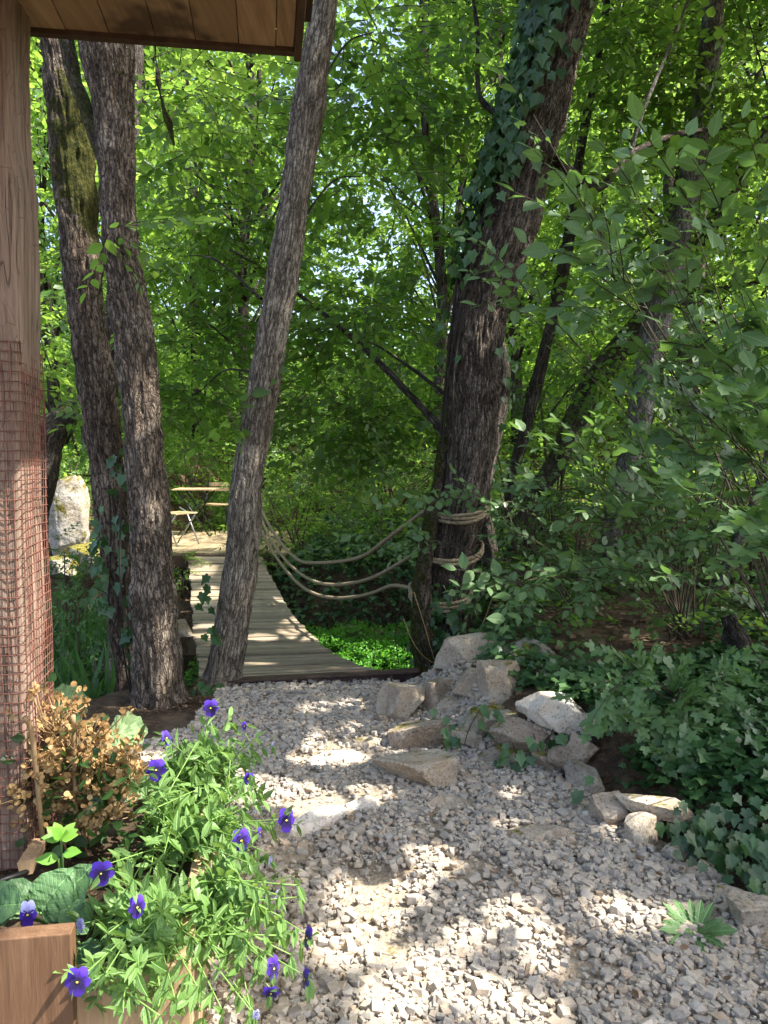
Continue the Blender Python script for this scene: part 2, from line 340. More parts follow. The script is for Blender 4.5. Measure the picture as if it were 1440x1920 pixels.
fin(nt, b, ramp(nt, noi(nt, v, 18, 5, .7), [(.35, (.03, .016, .014)), (.6, (.07, .038, .032)), (.75, (.12, .08, .065))]), .55, bump(nt, noi(nt, v, 90, 3), .003), .4); M['beam'] = m
m, nt, b = newmat('dark_metal'); fin(nt, b, (.025, .025, .027), .4, None, .5, .5); M['metal'] = m
m, nt, b = newmat('grey_metal'); fin(nt, b, (.3, .31, .32), .35, None, .5, .7); M['steel'] = m
m, nt, b = newmat('black_plastic'); fin(nt, b, (.012, .012, .013), .45); M['plastic'] = m
m, nt, b = newmat('rope'); v = coords(nt, 'World')
fin(nt, b, ramp(nt, noi(nt, v, 60, 4, .7), [(.3, (.15, .115, .07)), (.55, (.29, .23, .15)), (.75, (.42, .35, .24))]), .9, bump(nt, noi(nt, v, 300, 2), .003), .15); M['rope'] = m
def petalmat(name, out, mid, eye):
    m, nt, b = newmat(name); r = attr(nt, 'rad')
    n = noi(nt, coords(nt, 'Object'), 150, 2)
    c = ramp(nt, mth(nt, 'ADD', r, mth(nt, 'MULTIPLY', mth(nt, 'SUBTRACT', n, .5), .2)), [(.0, eye), (.45, mid), (.75, out), (1, tuple(q * 1.15 for q in out))])
    fin(nt, b, c, .55, None, .3); b.inputs['Sheen Weight'].default_value = .15; return m
M['petal'] = petalmat('violet_petal', (.065, .022, .36), (.04, .01, .22), (.012, .004, .04))
M['petal_low'] = petalmat('deep_petal', (.045, .012, .25), (.014, .004, .07), (.006, .003, .02))
M['petal_pale'] = petalmat('faded_petal', (.42, .42, .72), (.34, .34, .66), (.2, .16, .5))
m, nt, b = newmat('yellow_eye'); fin(nt, b, (.8, .62, .12), .6); M['eye'] = m

# ---------------------------------------------------------------- leaves
def fan(pts, fold=.12, curl=.1, mid=5):
    """leaf from its right-hand outline points (x along, y half width); folded along the midrib"""
    pts = np.array(pts, float); n = len(pts); base = np.array([0, 0.]); V = []; T = []
    xs = pts[:, 0]
    for s in (1, -1):
        o = len(V)
        for x, y in pts:
            V.append([x, s * y, fold * y - curl * x * x]); V.append([x, 0, -curl * x * x])
        for i in range(n - 1):
            a, b, c, d = o + 2 * i, o + 2 * i + 1, o + 2 * i + 2, o + 2 * i + 3
            q = [[a, c, d], [a, d, b]] if s < 0 else [[a, d, c], [a, b, d]]
            T += q
    V = np.array(V); return V, np.array(T), V[:, :2].copy()
OVATE = fan([(0, 0), (.15, .2), (.38, .31), (.62, .26), (.84, .12), (1, 0)])
SIMPLE = fan([(0, 0), (.4, .3), (1, 0)], .25, .15)
LANCE = fan([(0, .02), (.2, .10), (.34, .155), (.42, .145), (.5, .18), (.58, .16), (.7, .15), (.78, .11), (.92, .05), (1, 0)], .2, .25)
ROUND = fan([(0, 0), (-.05, .25), (.1, .45), (.35, .52), (.6, .46), (.85, .25), (1, 0)], .15, .12)
def radial(pts, cup=.12, cx=.3, seed=0):
    pts = np.array(pts, float); full = np.vstack([pts, pts[::-1][1:-1] * [1, -1]]) if abs(pts[-1, 1]) < 1e-6 else pts
    V = np.vstack([[cx, 0], full]); n = len(full)
    z = cup * (np.abs(V[:, 1]) - .3 * (V[:, 0] - cx) ** 2 * 3)
    V3 = np.column_stack([V, z]); T = np.array([[0, 1 + i, 1 + (i + 1) % n] for i in range(n)])
    if True: T = T[:, ::-1]
    return V3, T, V.copy()
MAPLE = radial([(0, 0), (-.08, .2), (.0, .36), (.02, .46), (.14, .4), (.24, .5), (.34, .62), (.42, .6), (.5, .48), (.46, .3), (.5, .2), (.66, .26), (.8, .2), (.86, .1), (1, 0)])
IVYL = radial([(0, 0), (-.12, .16), (-.05, .36), (.16, .34), (.3, .55), (.46, .34), (.56, .24), (.8, .12), (1, 0)], .1)
DISC = radial([(math.cos(a) * .5 + .5, math.sin(a) * .52) for a in np.linspace(math.pi, 0, 12)], .1, .5)
DISC = (DISC[0], DISC[1], DISC[2])
SCALLOP = radial([(0, 0)] + [(.47 + .53 * math.cos(a) * (1 + .07 * math.cos(7 * a)) * .98, .55 * math.sin(a) * (1 + .1 * math.cos(9 * a))) for a in np.linspace(2.75, 0.01, 26)][:-1] + [(1, 0)], .18, .25)
DENT = fan([(x_, y_ * .62) for x_, y_ in [(0, .02), (.1, .08), (.2, .16), (.22, .11), (.34, .2), (.36, .13), (.48, .22), (.5, .15), (.62, .22), (.66, .16), (.8, .18), (.9, .1), (1, 0)]], .15, .3)

def basis(D, U):
    D = nrm(D); Y = nrm(np.cross(U, D)); Z = np.cross(D, Y); return np.stack([D, Y, Z], 1)   # rows
def scatter(tpl, P, D, U, sc, rnd=None):
    V, T, uv = tpl[:3]; n = len(P); B = basis(D, U); sc = np.broadcast_to(np.asarray(sc, float), (n,))
    VV = np.einsum('kc,ncd->nkd', V, B) * sc[:, None, None] + np.asarray(P)[:, None]
    TT = T[None] + (np.arange(n) * len(V))[:, None, None]
    r = rng.random(n) if rnd is None else rnd
    if len(tpl) > 3:   # spray: leaf ids, material index
        lid = tpl[3]; rr = np.clip(r[:, None] * .6 + rng.random((n, lid.max() + 1))[:, lid] * .4, 0, 1); mi = np.tile(tpl[4], n)
    else: rr = np.repeat(r[:, None], len(V), 1); mi = np.zeros(n * len(T), int)
    return VV.reshape(-1, 3), TT.reshape(-1, 3), np.tile(uv, (n, 1)), rr.ravel(), mi
def join(parts):
    o = 0; Vs, Ts, us, rs, ms = [], [], [], [], []
    for V, T, u, r, m in parts:
        Vs.append(V); Ts.append(T + o); us.append(u); rs.append(r); ms.append(m); o += len(V)
    return tuple(np.concatenate(a) for a in (Vs, Ts, us, rs, ms))
def leafobj(name, parts, mats, parent=None, uv=False, **k):
    V, T, u, r, m = join(parts)
    return mk(name, V, T, mats, parent, smooth=False, mi=m if isinstance(mats, (list, tuple)) else None, attrs={'rnd': r}, uv=u if uv else None, **k)
def spray(leaf, n, L, ll, seed, twig=True, droop=.12, spread=.35):
    g = np.random.default_rng(seed); P, D, U, s = [], [], [], []
    ax = lambda t: np.array([t * L, .05 * L * math.sin(3 * t + seed), -droop * L * t * t])
    for i in range(n):
        t = (i + .8) / n; sd = 1 if i % 2 else -1; a = g.uniform(.6, 1.15) * sd if i < n - 1 else g.normal(0, .2)
        P.append(ax(t)); D.append([math.cos(a), math.sin(a), g.normal(-.2, spread)]); U.append([g.normal(0, spread), g.normal(0, spread), 1])
        s.append(ll * g.uniform(.65, 1.15) * (1 - .25 * abs(t - .55)))
    V, T, u, r, m = scatter(leaf, np.array(P), np.array(D), np.array(U), np.array(s))
    lid = np.repeat(np.arange(n), len(leaf[0])); mi = np.zeros(len(T), int)
    if twig:
        pts = [ax(t) for t in np.linspace(0, .97, 4)]; tv, tf = tube(pts, np.linspace(.008, .003, 4) * L * 1.2, 3, False)
        tt = np.array([[f[0], f[1], f[2]] for f in tf] + [[f[0], f[2], f[3]] for f in tf]) + len(V)
        V = np.vstack([V, tv]); T = np.vstack([T, tt]); u = np.vstack([u, np.zeros((len(tv), 2))])
        lid = np.concatenate([lid, np.zeros(len(tv), int)]); mi = np.concatenate([mi, np.ones(len(tt), int)])
    return V, T, u, lid, mi
SP_FAR = [spray(SIMPLE, 12, .62, .15, s, False) for s in range(6)]
SP_MID = [spray(SIMPLE, 12, .5, .105, 20 + s, True) for s in range(6)]
SP_OV = [spray(OVATE, 9, .42, .1, 40 + s, True) for s in range(6)]
SP_NEAR = [spray(OVATE, 8, .30, .085, 60 + s, True) for s in range(6)]
SP_MAP = [spray(MAPLE, 7, .30, .085, 80 + s, True, spread=.3) for s in range(6)]
def sprays(kinds, P, D, U, sc=1.):
    P = np.asarray(P); n = len(P); k = rng.integers(0, len(kinds), n); sc = np.broadcast_to(sc, (n,)); out = []
    for i, t in enumerate(kinds):
        q = k == i
        if q.any(): out.append(scatter(t, P[q], D[q], U[q], sc[q] * rng.uniform(.75, 1.25, q.sum())))
    return out
def clump(c, rad, n, out=None, flat=.6, tilt=.35):
    """spray positions in a loose clump: denser at its rim, flat layered"""
    c = np.asarray(c, float); rad = np.broadcast_to(np.asarray(rad, float), (3,))
    d = nrm(rng.normal(0, 1, (n, 3))); P = c + d * rad * (rng.random((n, 1)) ** .5)
    D = d * [1, 1, .35] + rng.normal(0, .45, (n, 3)) * [1, 1, .5] + [0, 0, -.12]
    if out is not None: D = D + np.asarray(out) * .6
    U = np.array([0, 0, 1.]) + rng.normal(0, tilt, (n, 3))
    return P, D, U

# ---------------------------------------------------------------- ground
def sheet(name, x0, x1, y0, y1, nx, ny, zf, m, label=None, power=1.):
    u = np.linspace(0, 1, ny) ** power; xs = np.linspace(x0, x1, nx); ys = y0 + (y1 - y0) * u
    X, Y = np.meshgrid(xs, ys); V = np.stack([X, Y, zf(X, Y)], -1).reshape(-1, 3)
    i = (np.arange(ny - 1)[:, None] * nx + np.arange(nx - 1)).ravel()
    o = mk(name, V, np.column_stack([i, i + 1, i + nx + 1, i + nx]), m, None, True, origin=(0, 0, 0)); o['kind'] = 'structure'; return o
sheet('ground', -45, 45, -8, 70, 420, 420, hgt, M['soil'], power=1.6)
def path_w(x, y): return np.interp(y, WY, WX)
# gravel path: one sheet following the stone edging
ys = np.linspace(-2, 5.16, 90); us = np.linspace(0, 1, 60); V = []
for y in ys:
    xl = np.interp(y, [-2, 3, 4.3, 5.2], [-2.6, -1.3, -1.15, -.95]); xr = np.interp(y, WY, WX) + .08
    for u in us:
        x = xl + (xr - xl) * u; V.append([x, y, .006 + .012 * float(vn(np.array([x, y, 0.]), 2.2, 9)) + .01])
i = (np.arange(89)[:, None] * 60 + np.arange(59)).ravel()
o = mk('path', V, np.column_stack([i, i + 1, i + 61, i + 60]), M['sand'], None, True, origin=(0, 0, 0)); o['kind'] = 'structure'
o = sheet('stream', -14, 1.6, 4.9, 10.2, 30, 30, lambda x, y: x * 0 - .80, M['water'])

# gravel stones
def chip(seed, n=9):
    g = np.random.default_rng(seed); bm = bmesh.new()
    dims = np.array([1, g.uniform(.55, .95), g.uniform(.42, .75)])
    for cx in (-1, 1):
        for cy_ in (-1, 1):
            for cz in (-1, 1):
                q = np.array([cx, cy_, cz]) * g.uniform(.45, .85, 3); bm.verts.new(q * dims)
                if g.random() < .5: bm.verts.new((q * [1, .55, 1.15] if g.random() < .5 else q * [1.2, .9, .4]) * dims)
    bmesh.ops.convex_hull(bm, input=list(bm.verts)); bmesh.ops.delete(bm, geom=[v for v in bm.verts if not v.link_faces], context='VERTS')
    bmesh.ops.triangulate(bm, faces=bm.faces); bm.verts.index_update()
    V = np.array([v.co[:] for v in bm.verts]); T = np.array([[v.index for v in f.verts] for f in bm.faces]); bm.free()
    return V, T, V[:, :2] * 0
CHIPS = [chip(s) for s in range(14)]
SAND = [(900, 1640, .12), (820, 1560, .1), (1090, 1800, .1), (560, 1620, .1), (700, 1690, .19), (735, 1785, .1), (640, 1410, .17), (600, 1425, .15), (560, 1540, .12), (690, 1500, .1), (620, 1520, .12), (690, 1395, .09)]
SANDW = [(*gat(a, c)[:2], r) for a, c, r in SAND]
def gravel():
    n = 125000; P = np.column_stack([rng.uniform(-1.7, 2.0, n), 1.75 + 3.5 * rng.random(n) ** 1.1, np.zeros(n)])
    xr = np.interp(P[:, 1], WY, WX); xl = np.interp(P[:, 1], [1, 3, 4.3, 5.2], [-1.2, -1.35, -1.2, -.95])
    e = fbm(P, 3., 21) * .12
    keep = (P[:, 0] < xr + .05 + e + .38 * sst(3.5, 3.8, P[:, 1]) * (1 - sst(5, 5.25, P[:, 1]))) & (P[:, 0] > xl + e)
    dens = np.ones(n)
    for x, y, r in SANDW:
        q = np.hypot(P[:, 0] - x, (P[:, 1] - y) * .8) / r + fbm(P, 6., 4) * .5
        dens = np.minimum(dens, np.clip((q - .5) * 1.3, .08, 1))
    for x, y, a, b_, rz in LOW:
        dx, dy = P[:, 0] - x, P[:, 1] - y; u = dx * math.cos(rz) + dy * math.sin(rz); v = -dx * math.sin(rz) + dy * math.cos(rz)
        dens = np.where(np.hypot(u / a, v / b_) + .35 * fbm(P, 9, 6) < .9, .03, dens)
    dens *= np.clip(1.1 + .6 * fbm(P, 1.3, 31), .75, 1)
    keep &= rng.random(n) < dens
    P = P[keep]; n = len(P); s = np.clip(rng.lognormal(-4.5, .45, n), .004, .03)
    P[:, 2] = .008 + rng.random(n) ** 1.5 * .03 + s * .12 + np.maximum(hgt(P[:, 0], P[:, 1]), 0)
    k = rng.integers(0, len(CHIPS), n); out = []
    for i, t in enumerate(CHIPS):
        q = k == i; m = q.sum(); D = rng.normal(0, 1, (m, 3)) * [1, 1, .15]; U = np.array([0, 0, 1.]) + rng.normal(0, .22, (m, 3))
        out.append(scatter(t, P[q], D, U, s[q]))
    o = leafobj('gravel', out, M['gravel']); tag(o, 'loose grey and beige crushed limestone gravel covering the path', 'gravel', kind='stuff')
LOW = []

# ---------------------------------------------------------------- rocks
def rockmesh(size, seed, subdiv=5, planes=9, rough=.035, flat=0., dlo=.5, sq=1.):
    g = np.random.default_rng(seed); bm = bmesh.new(); bmesh.ops.create_icosphere(bm, subdivisions=subdiv, radius=1)
    D = nrm(np.array([v.co[:] for v in bm.verts])); T = np.array([[v.index for v in f.verts] for f in bm.faces]); bm.free()
    Nn = nrm(g.normal(0, 1, (planes, 3))); d = g.uniform(dlo, .95, planes)
    if flat: Nn = np.vstack([Nn, [0, 0, 1], [.1, 0, -1]]); d = np.append(d, [flat, flat])
    dt = np.maximum(D @ Nn.T, 1e-3); r = np.minimum((d / dt).min(1), 1.25)
    V = D * r[:, None]; V = V * (1 + rough * fbm(V + seed * 3.1, 3.2, seed, 4) + rough * .7 * np.abs(fbm(V + 7, 5, seed, 3)))[:, None]
    V = V / np.abs(V).max(0); V = np.sign(V) * np.abs(V) ** sq; return V * np.array(size), T
def rock(px, ytop, ybot, w, label, mat='rock', Y=None, depth=.8, flat=0., tilt=0., rz=None, seed=None, low=False, name='limestone_rock', cat='rock', group='limestone rocks edging the gravel path', sink=.15, **kw):
    seed = seed if seed is not None else int(px * 7 + ytop) % 9973
    if Y is None: Y = gat(px, ybot)[1] + .3 * w / F * 3 * depth
    c = at(px, (ytop + ybot) / 2, Y); sx = w / F * Y / 2; hh = (ybot - ytop) / F * Y
    if not low:
        for _ in range(60):
            if c[2] - .25 * (ybot - ytop) / F * Y > hgt(c[0], c[1] - .0) - .02: break
            Y *= .985; c = at(px, (ytop + ybot) / 2, Y)
        sx = w / F * Y / 2 * (1.12 if sink == .15 else 1.); hh = (ybot - ytop) / F * Y * 1.05
    if low:
        sz = max(.02, hh * .45); sy = sx * depth; c[2] = hgt(c[0], c[1]) + .012
    else:
        sy = sx * depth; vs = (CAM[2] - c[2]) / Y; sz = max(hh / 2 - sy * vs * .5, hh * .28) * (1 + sink); c[2] -= hh * sink * .3
    V, T = rockmesh((sx, sy, sz), seed, 5, flat=flat, **kw)
    a = random.uniform(-.3, .3) if rz is None else rz
    if low: LOW.append((c[0], c[1], sx, sy, a))
    ca, sa = math.cos(a), math.sin(a); ct, stt = math.cos(tilt), math.sin(tilt)
    V = V @ np.array([[ct, 0, stt], [0, 1, 0], [-stt, 0, ct]]).T @ np.array([[ca, -sa, 0], [sa, ca, 0], [0, 0, 1]]).T
    o = mk(name, V + c, T, M[mat], None, smooth=True)
    o.data.polygons.foreach_set('use_smooth', np.ones(len(T), bool))
    try: o.data.set_sharp_from_angle(angle=R(24))
    except Exception: pass
    return tag(o, label, cat, group)
rock(757, 1252, 1356, 98, 'grey upright rock at the right end of the brown bridge beam', 'rock', depth=.8)
rock(818, 1270, 1332, 74, 'small brown flat-topped rock wedged right of the grey upright rock', 'rock_brown', flat=.7)
rock(872, 1188, 1262, 150, 'large pale block at the foot of the roped tree', 'rock', Y=5.45, flat=.75, depth=.6)
rock(930, 1234, 1322, 98, 'squarish block with leaf scraps on its flat top, in front of the roped tree', 'rock', Y=4.75, flat=.72)
rock(798, 1333, 1412, 132, 'broad brown rock just above the big grey front rock', 'rock_brown', depth=.7, flat=.8)
rock(793, 1398, 1484, 192, 'big grey humped rock at the edge of the gravel, widest of the edging', 'rock', depth=.75, seed=3, sink=.3)
rock(1040, 1296, 1366, 142, 'white tilted slab lying on top of the edging', 'rock_white', Y=4.0, flat=.5, tilt=.28, depth=.7, seed=8)
rock(985, 1338, 1418, 128, 'pinkish brown block under the white tilted slab', 'rock_brown', Y=4.05, depth=.6)
rock(905, 1310, 1376, 86, 'mossy grey rock half covered by ivy left of the white slab', 'rock_grey', Y=4.3)
rock(1092, 1378, 1436, 66, 'thin brown slab leaning above the upright edging stone', 'rock_brown', Y=3.75, tilt=.6, flat=.45)
rock(1096, 1415, 1510, 74, 'upright grey edging stone in the bend of the gravel', 'rock_grey', Y=3.68)
rock(1132, 1476, 1566, 100, 'rounded brown stone at the bend of the edging', 'rock_brown', Y=3.42)
rock(1226, 1486, 1532, 132, 'flat pale cap stone resting on the pyramid-shaped stone', 'rock', Y=3.12, flat=.5, depth=.6, seed=12)
rock(1206, 1516, 1606, 96, 'pyramid-shaped grey stone under the flat cap stone', 'rock', Y=3.1, depth=.7)
rock(1268, 1575, 1632, 56, 'small half-buried stone beside the pyramid-shaped stone', 'rock_grey', Y=2.95)
rock(1336, 1600, 1664, 62, 'small grey upright stone among the ivy near the right edge', 'rock', Y=2.82)
rock(1415, 1668, 1770, 104, 'flat cracked slab at the right edge behind the green rosette weed', 'rock', Y=2.6, flat=.6, depth=.8)
rock(1290, 1690, 1742, 140, 'low grey bedrock slab just above the green rosette weed', 'rock', low=True, depth=.5)
rock(1012, 1545, 1590, 150, 'low flat bedrock hump in the gravel below the upright edging stone', 'rock', low=True, depth=.5)
rock(850, 1488, 1525, 110, 'low worn bedrock hump in front of the big grey humped rock', 'rock', low=True, depth=.6)
rock(598, 1498, 1566, 140, 'long buried slab crossing the gravel, bright with sun', 'rock_white', low=True, depth=.55, rz=.45)
rock(680, 1486, 1530, 86, 'smaller buried slab right of the long sunlit slab', 'rock_white', low=True, depth=.8)
rock(686, 1380, 1400, 66, 'small round stone flush with the path near the bridge', 'rock', low=True, depth=.7)
rock(640, 1404, 1436, 130, 'sunlit worn slab flush with the path before the bridge', 'rock_white', low=True, depth=.6)
rock(722, 1770, 1806, 158, 'long tan slab lying flush in the gravel below the sandy patch', 'rock_brown', low=True, depth=.4)
rock(1052, 1238, 1278, 76, 'pale stone peeping from the ivy above the white slab', 'rock', Y=4.9)
rock(985, 1192, 1246, 100, 'grey rock in the shade right of the large pale block', 'rock_grey', Y=5.5)
rock(716, 1330, 1362, 40, 'small rounded stone at the gravel edge left of the grey upright rock', 'rock_brown')
rock(850, 1300, 1346, 60, 'weathered stone filling the gap behind the broad brown rock', 'rock', Y=4.5)
rock(870, 1352, 1402, 84, 'flat grey stone under the ivy right of the broad brown rock', 'rock', Y=4.15, flat=.6)
rock(930, 1392, 1446, 90, 'low grey block in the ivy above the gravel, right of the big grey humped rock', 'rock_grey', Y=3.95, flat=.7)
rock(1058, 1395, 1445, 60, 'brown stone in the ivy under the right end of the white slab', 'rock_brown', Y=3.85)
rock(1078, 1488, 1540, 60, 'weathered stone left of the rounded brown stone', 'rock', Y=3.45)
rock(1168, 1500, 1572, 60, 'brown stone wedged between the rounded brown stone and the pyramid-shaped stone', 'rock_brown', Y=3.25)
rock(1300, 1612, 1656, 50, 'small brown stone left of the grey upright stone in the ivy', 'rock_brown', Y=2.88)
rock(1372, 1655, 1712, 62, 'grey block between the upright stone and the cracked slab', 'rock', Y=2.72, flat=.7)
rock(838, 1352, 1396, 70, 'flat pale stone lapping over the right end of the broad brown rock', 'rock', Y=4.1, flat=.55)
rock(880, 1250, 1312, 80, 'weathered block wedged between the large pale block and the squarish block', 'rock', Y=5.0)
rock(945, 1330, 1372, 74, 'flat slab bridging the squarish block and the white tilted slab', 'rock', Y=4.3, flat=.55)
rock(1030, 1400, 1450, 84, 'flat brown slab below the right half of the white tilted slab', 'rock_brown', Y=3.8, flat=.6)
rock(1110, 1330, 1372, 60, 'pale stone half hidden by lobed leaves right of the white slab', 'rock', Y=4.1)
G2 = 'stones along the far bank'
for i, (px, a, c_, w, lb) in enumerate([(650, 1168, 1200, 80, 'low grey bank stone behind the green water plants, beside the bridge'), (702, 1172, 1200, 84, 'low grey bank stone behind the middle of the green water plants'), (752, 1174, 1204, 66, 'low grey bank stone behind the green water plants, beside the roped tree')]):
    rock(px, a, c_, w, lb, 'rock_grey', Y=9.2, group=G2)
rock(345, 1160, 1200, 44, 'grey boulder in the water beside the left of the bridge', 'rock_grey', Y=7.6, group=G2)
rock(132, 896, 1032, 72, 'tall white standing rock capped with yellow moss across the stream', 'rock_moss', Y=9.6, depth=.7, name='standing_rock', group=G2, seed=21, planes=16, dlo=.84, rough=.1, sq=.58)
rock(170, 1015, 1062, 130, 'mossy flat boulder at the foot of the white standing rock', 'rock_moss', Y=9.2, group=G2, flat=.7)
rock(120, 1040, 1090, 90, 'mossy boulder below the white standing rock beside the wire mesh', 'rock_moss', Y=8.9, group=G2)

gravel()
# ---------------------------------------------------------------- hut corner: post, roof overhang, mesh
XP = np.array([.9886, .1504, 0]); YP = np.array([-.1504, .9886, 0]); ZP = np.array([0, 0, 1.]); AX = np.array([XP, YP, ZP])
NC = np.array([-1.064, 2.25, 0])      # near right corner of the post
def post():
    nr = 200; zs = np.linspace(.2, 2.98, nr); V = []; w, d = .34, .24
    ring = []
    for a, b_, n in (((0, 0), (0, d), 26), ((0, d), (-w, d), 10), ((-w, d), (-w, 0), 8), ((-w, 0), (0, 0), 36)):
        for t in range(n): ring.append((a[0] + (b_[0] - a[0]) * t / n, a[1] + (b_[1] - a[1]) * t / n))
    ring = np.array(ring); c = np.array([-w / 2, d / 2]); n = len(ring)
    for z in zs:
        q = ring - c; k = np.abs(q) / [w / 2, d / 2]; rnd_ = 1 - .07 * np.clip(k.min(1) - .6, 0, 1) * 2.5
        q = q * rnd_[:, None] + c
        P3 = np.column_stack([q, np.full(n, z)])
        g = .006 * fbm(P3 * [1, 1, .12], 22, 5) + .008 * fbm(P3, 3, 8)
        # long drying check on the front, near the corner
        q = q + nrm(q - c) * g[:, None]
        V.append(NC + q[:, :1] * XP + q[:, 1:] * YP + np.array([.009 * (z - 1.1), 0, z]))
    V = np.concatenate(V)
    Fc = [[i * n + j, i * n + (j + 1) % n, (i + 1) * n + (j + 1) % n, (i + 1) * n + j] for i in range(nr - 1) for j in range(n)]
    o = mk('timber_post', V, Fc, M['post'], None, True, attrs={'rnd': np.zeros(len(V))}); tag(o, 'rough weathered timber post under the roof corner', 'post')
post()
def mesh():
    off = .007; d = .24; w = .3; loop = [(-w, -off), (off * .3, -off), (off, -off * .3), (off, d + .01), (off - .03, d + .03)]
    L = np.array(loop); seg = np.linalg.norm(np.diff(L, axis=0), axis=1); cum = np.concatenate([[0], np.cumsum(seg)]); tot = cum[-1]
    def pt(s, z):
        x = np.interp(s, cum, L[:, 0]); y = np.interp(s, cum, L[:, 1]); wv = .006 * float(vn(np.array([s * 4, z * 3, 0.]), 1, 2))
        return NC + (x + wv) * XP + (y - wv * .5) * YP + np.array([0, 0, z])
    m = MB(); z0, z1 = .34, 1.93
    for s in np.arange(0, tot, .0235): m.tube([pt(s + .002 * math.sin(z * 7 + s * 40), z) for z in np.linspace(z0, z1 + random.uniform(-.01, .012), 22)], .0016, 4)
    for z in np.arange(z0 + .01, z1, .0285): m.tube([pt(s, z + .004 * math.sin(s * 9 + z * 3)) for s in np.append(np.linspace(0, tot - .005, 20), tot + random.uniform(.0, .016))], .0016, 4)
    o = m.build('wire_mesh', M['rust'], None); tag(o, 'rusty square wire mesh wrapped around the lower timber post', 'wire mesh')
mesh()
def roof():
    e = np.array([-1.0, 2.50, 2.915])       # on the far edge, near the post
    t = thing('roof_overhang', 'brown boarded roof corner overhanging the trees, dark stains on its boards', 'roof', e)
    rr = .715                                # from e along XP to the right edge
    m = MB(); x = rr
    for wd in (.058, .118, .135, .125, .14, .13, .12, .14, .13, .14, .13, .14, .13, .12):
        c = e + XP * (x - wd / 2) + YP * (-1.25) + [0, 0, .012 + random.uniform(-.002, .002)]; m.box(c, (wd - .003, 2.5, .022), AX); x -= wd
    m.build('soffit_board', M['soffit'], t)
    m = MB(); m.box(e + XP * (rr - .85) + YP * .016 + [0, 0, .02], (1.7, .03, .07), AX); m.build('edge_beam', M['fascia'], t, bevel=.003)
    m = MB(); m.box(e + XP * (rr + .013) + YP * (-1.2) + [0, 0, .045], (.024, 2.48, .14), AX)
    m.box(e + XP * (rr + .04) + YP * (-1.3) + [0, 0, .13], (.026, 2.48, .16), AX); m.build('fascia_board', M['fascia'], t, bevel=.003)
    m = MB(); m.box(e + XP * (rr - .82) + YP * (-1.22) + [0, 0, .215], (1.8, 2.6, .03), AX); m.build('roof_cover', M['fascia'], t)
    m = MB(); m.box(e + XP * (rr - .85) + YP * (-1.25) + [0, 0, .11], (1.64, 2.4, .16), AX); m.build('roof_frame', M['fascia'], t)
roof()

# ---------------------------------------------------------------- trunks
def trunk(ctrl, name, mat, parent, n=72, amp=.008, ridge=.006, seed=1, mossf=None, step=.035, ridges=22, flare=0., wf=.97):
    """ctrl: (px left, px right, py, Y) edges of the trunk as seen; swept as one bark surface"""
    C = []; Rr = []
    for l, r, y, Yd in ctrl:
        p = at((l + r) / 2, y, Yd); C.append(p); Rr.append((r - l) / F * Yd / 2 * wf)
    return sweep(C, Rr, name, mat, parent, n, amp, ridge, seed, mossf, step, ridges, flare)
def sweep(C, Rr, name, mat, parent, n=72, amp=.008, ridge=.006, seed=1, mossf=None, step=.035, ridges=22, flare=0.):
    C = np.array(C, float); L = np.linalg.norm(np.diff(C, axis=0), axis=1).sum(); m = max(8, int(L / step))
    Q = spline(np.column_stack([C, Rr]), m); P, T, N, B = frames(Q[:, :3]); rad = np.maximum(Q[:, 3], .004)
    s = np.concatenate([[0], np.cumsum(np.linalg.norm(np.diff(P, axis=0), axis=1))])
    th = np.arange(n) / n * 2 * math.pi; ct, st = np.cos(th), np.sin(th)
    bark = np.stack([ct[None] * rad[:, None], st[None] * rad[:, None], np.broadcast_to(s[:, None], (m, n))], -1)
    k = fbm(bark + seed * 5, 5, seed, 3) * amp + (.5 - 2 * np.abs(fbm((bark + seed) * [1, 1, .2], 26, seed + 7, 2))) * ridge + fbm((bark + seed) * [1, 1, .4], 60, seed + 9, 1) * ridge * .4
    gk = np.random.default_rng(seed + 40)
    for _ in range(int(L * 2.2)):
        t0, s0, h, r0 = gk.uniform(-3.1, 3.1), gk.uniform(.4, s[-1]), gk.uniform(.3, .9) * amp * 1.6, gk.uniform(.03, .08)
        d2 = ((((th[None] - t0 + math.pi) % (2 * math.pi) - math.pi) * rad[:, None]) ** 2 + ((s[:, None] - s0) * .8) ** 2) / r0 ** 2
        k = k + h * np.exp(-d2) - h * .9 * np.exp(-5 * d2)
    low = np.exp(-s[:, None] / .3) * flare * (1 + .6 * np.sin(th * 4 + seed))[None] if flare else 0
    rr = np.maximum(rad[:, None] - .6 * amp - .1 * ridge, rad[:, None] * .6) + k + low
    V = P[:, None] + rr[..., None] * (ct[None, :, None] * N[:, None] + st[None, :, None] * B[:, None])
    i = np.arange(m - 1)[:, None] * n; j = np.arange(n)[None]; j2 = (j + 1) % n
    Fq = np.stack([i + j, i + j2, i + n + j2, i + n + j], -1).reshape(-1, 4)
    Nr = (ct[None, :, None] * N[:, None] + st[None, :, None] * B[:, None]).reshape(-1, 3); V = V.reshape(-1, 3)
    mo = mossf(V, Nr) if mossf else np.zeros(len(V))
    return mk(name, V, Fq, M[mat], parent, True, attrs={'bark': bark.reshape(-1, 3), 'moss': mo})
def limb(pts, r0, r1, parent, mat='barkE', name='limb', n=12, step=.06, moss=0.):
    P = np.array(pts, float); k = len(P)
    return sweep(P, np.linspace(r0, r1, k), name, mat, parent, n, r0 * .12, r0 * .1, random.randint(0, 99), (lambda V, N: np.clip(N[:, 2], 0, 1) * .3 + moss), step)
def pz(y, Y): return at(720, y, Y)[2]

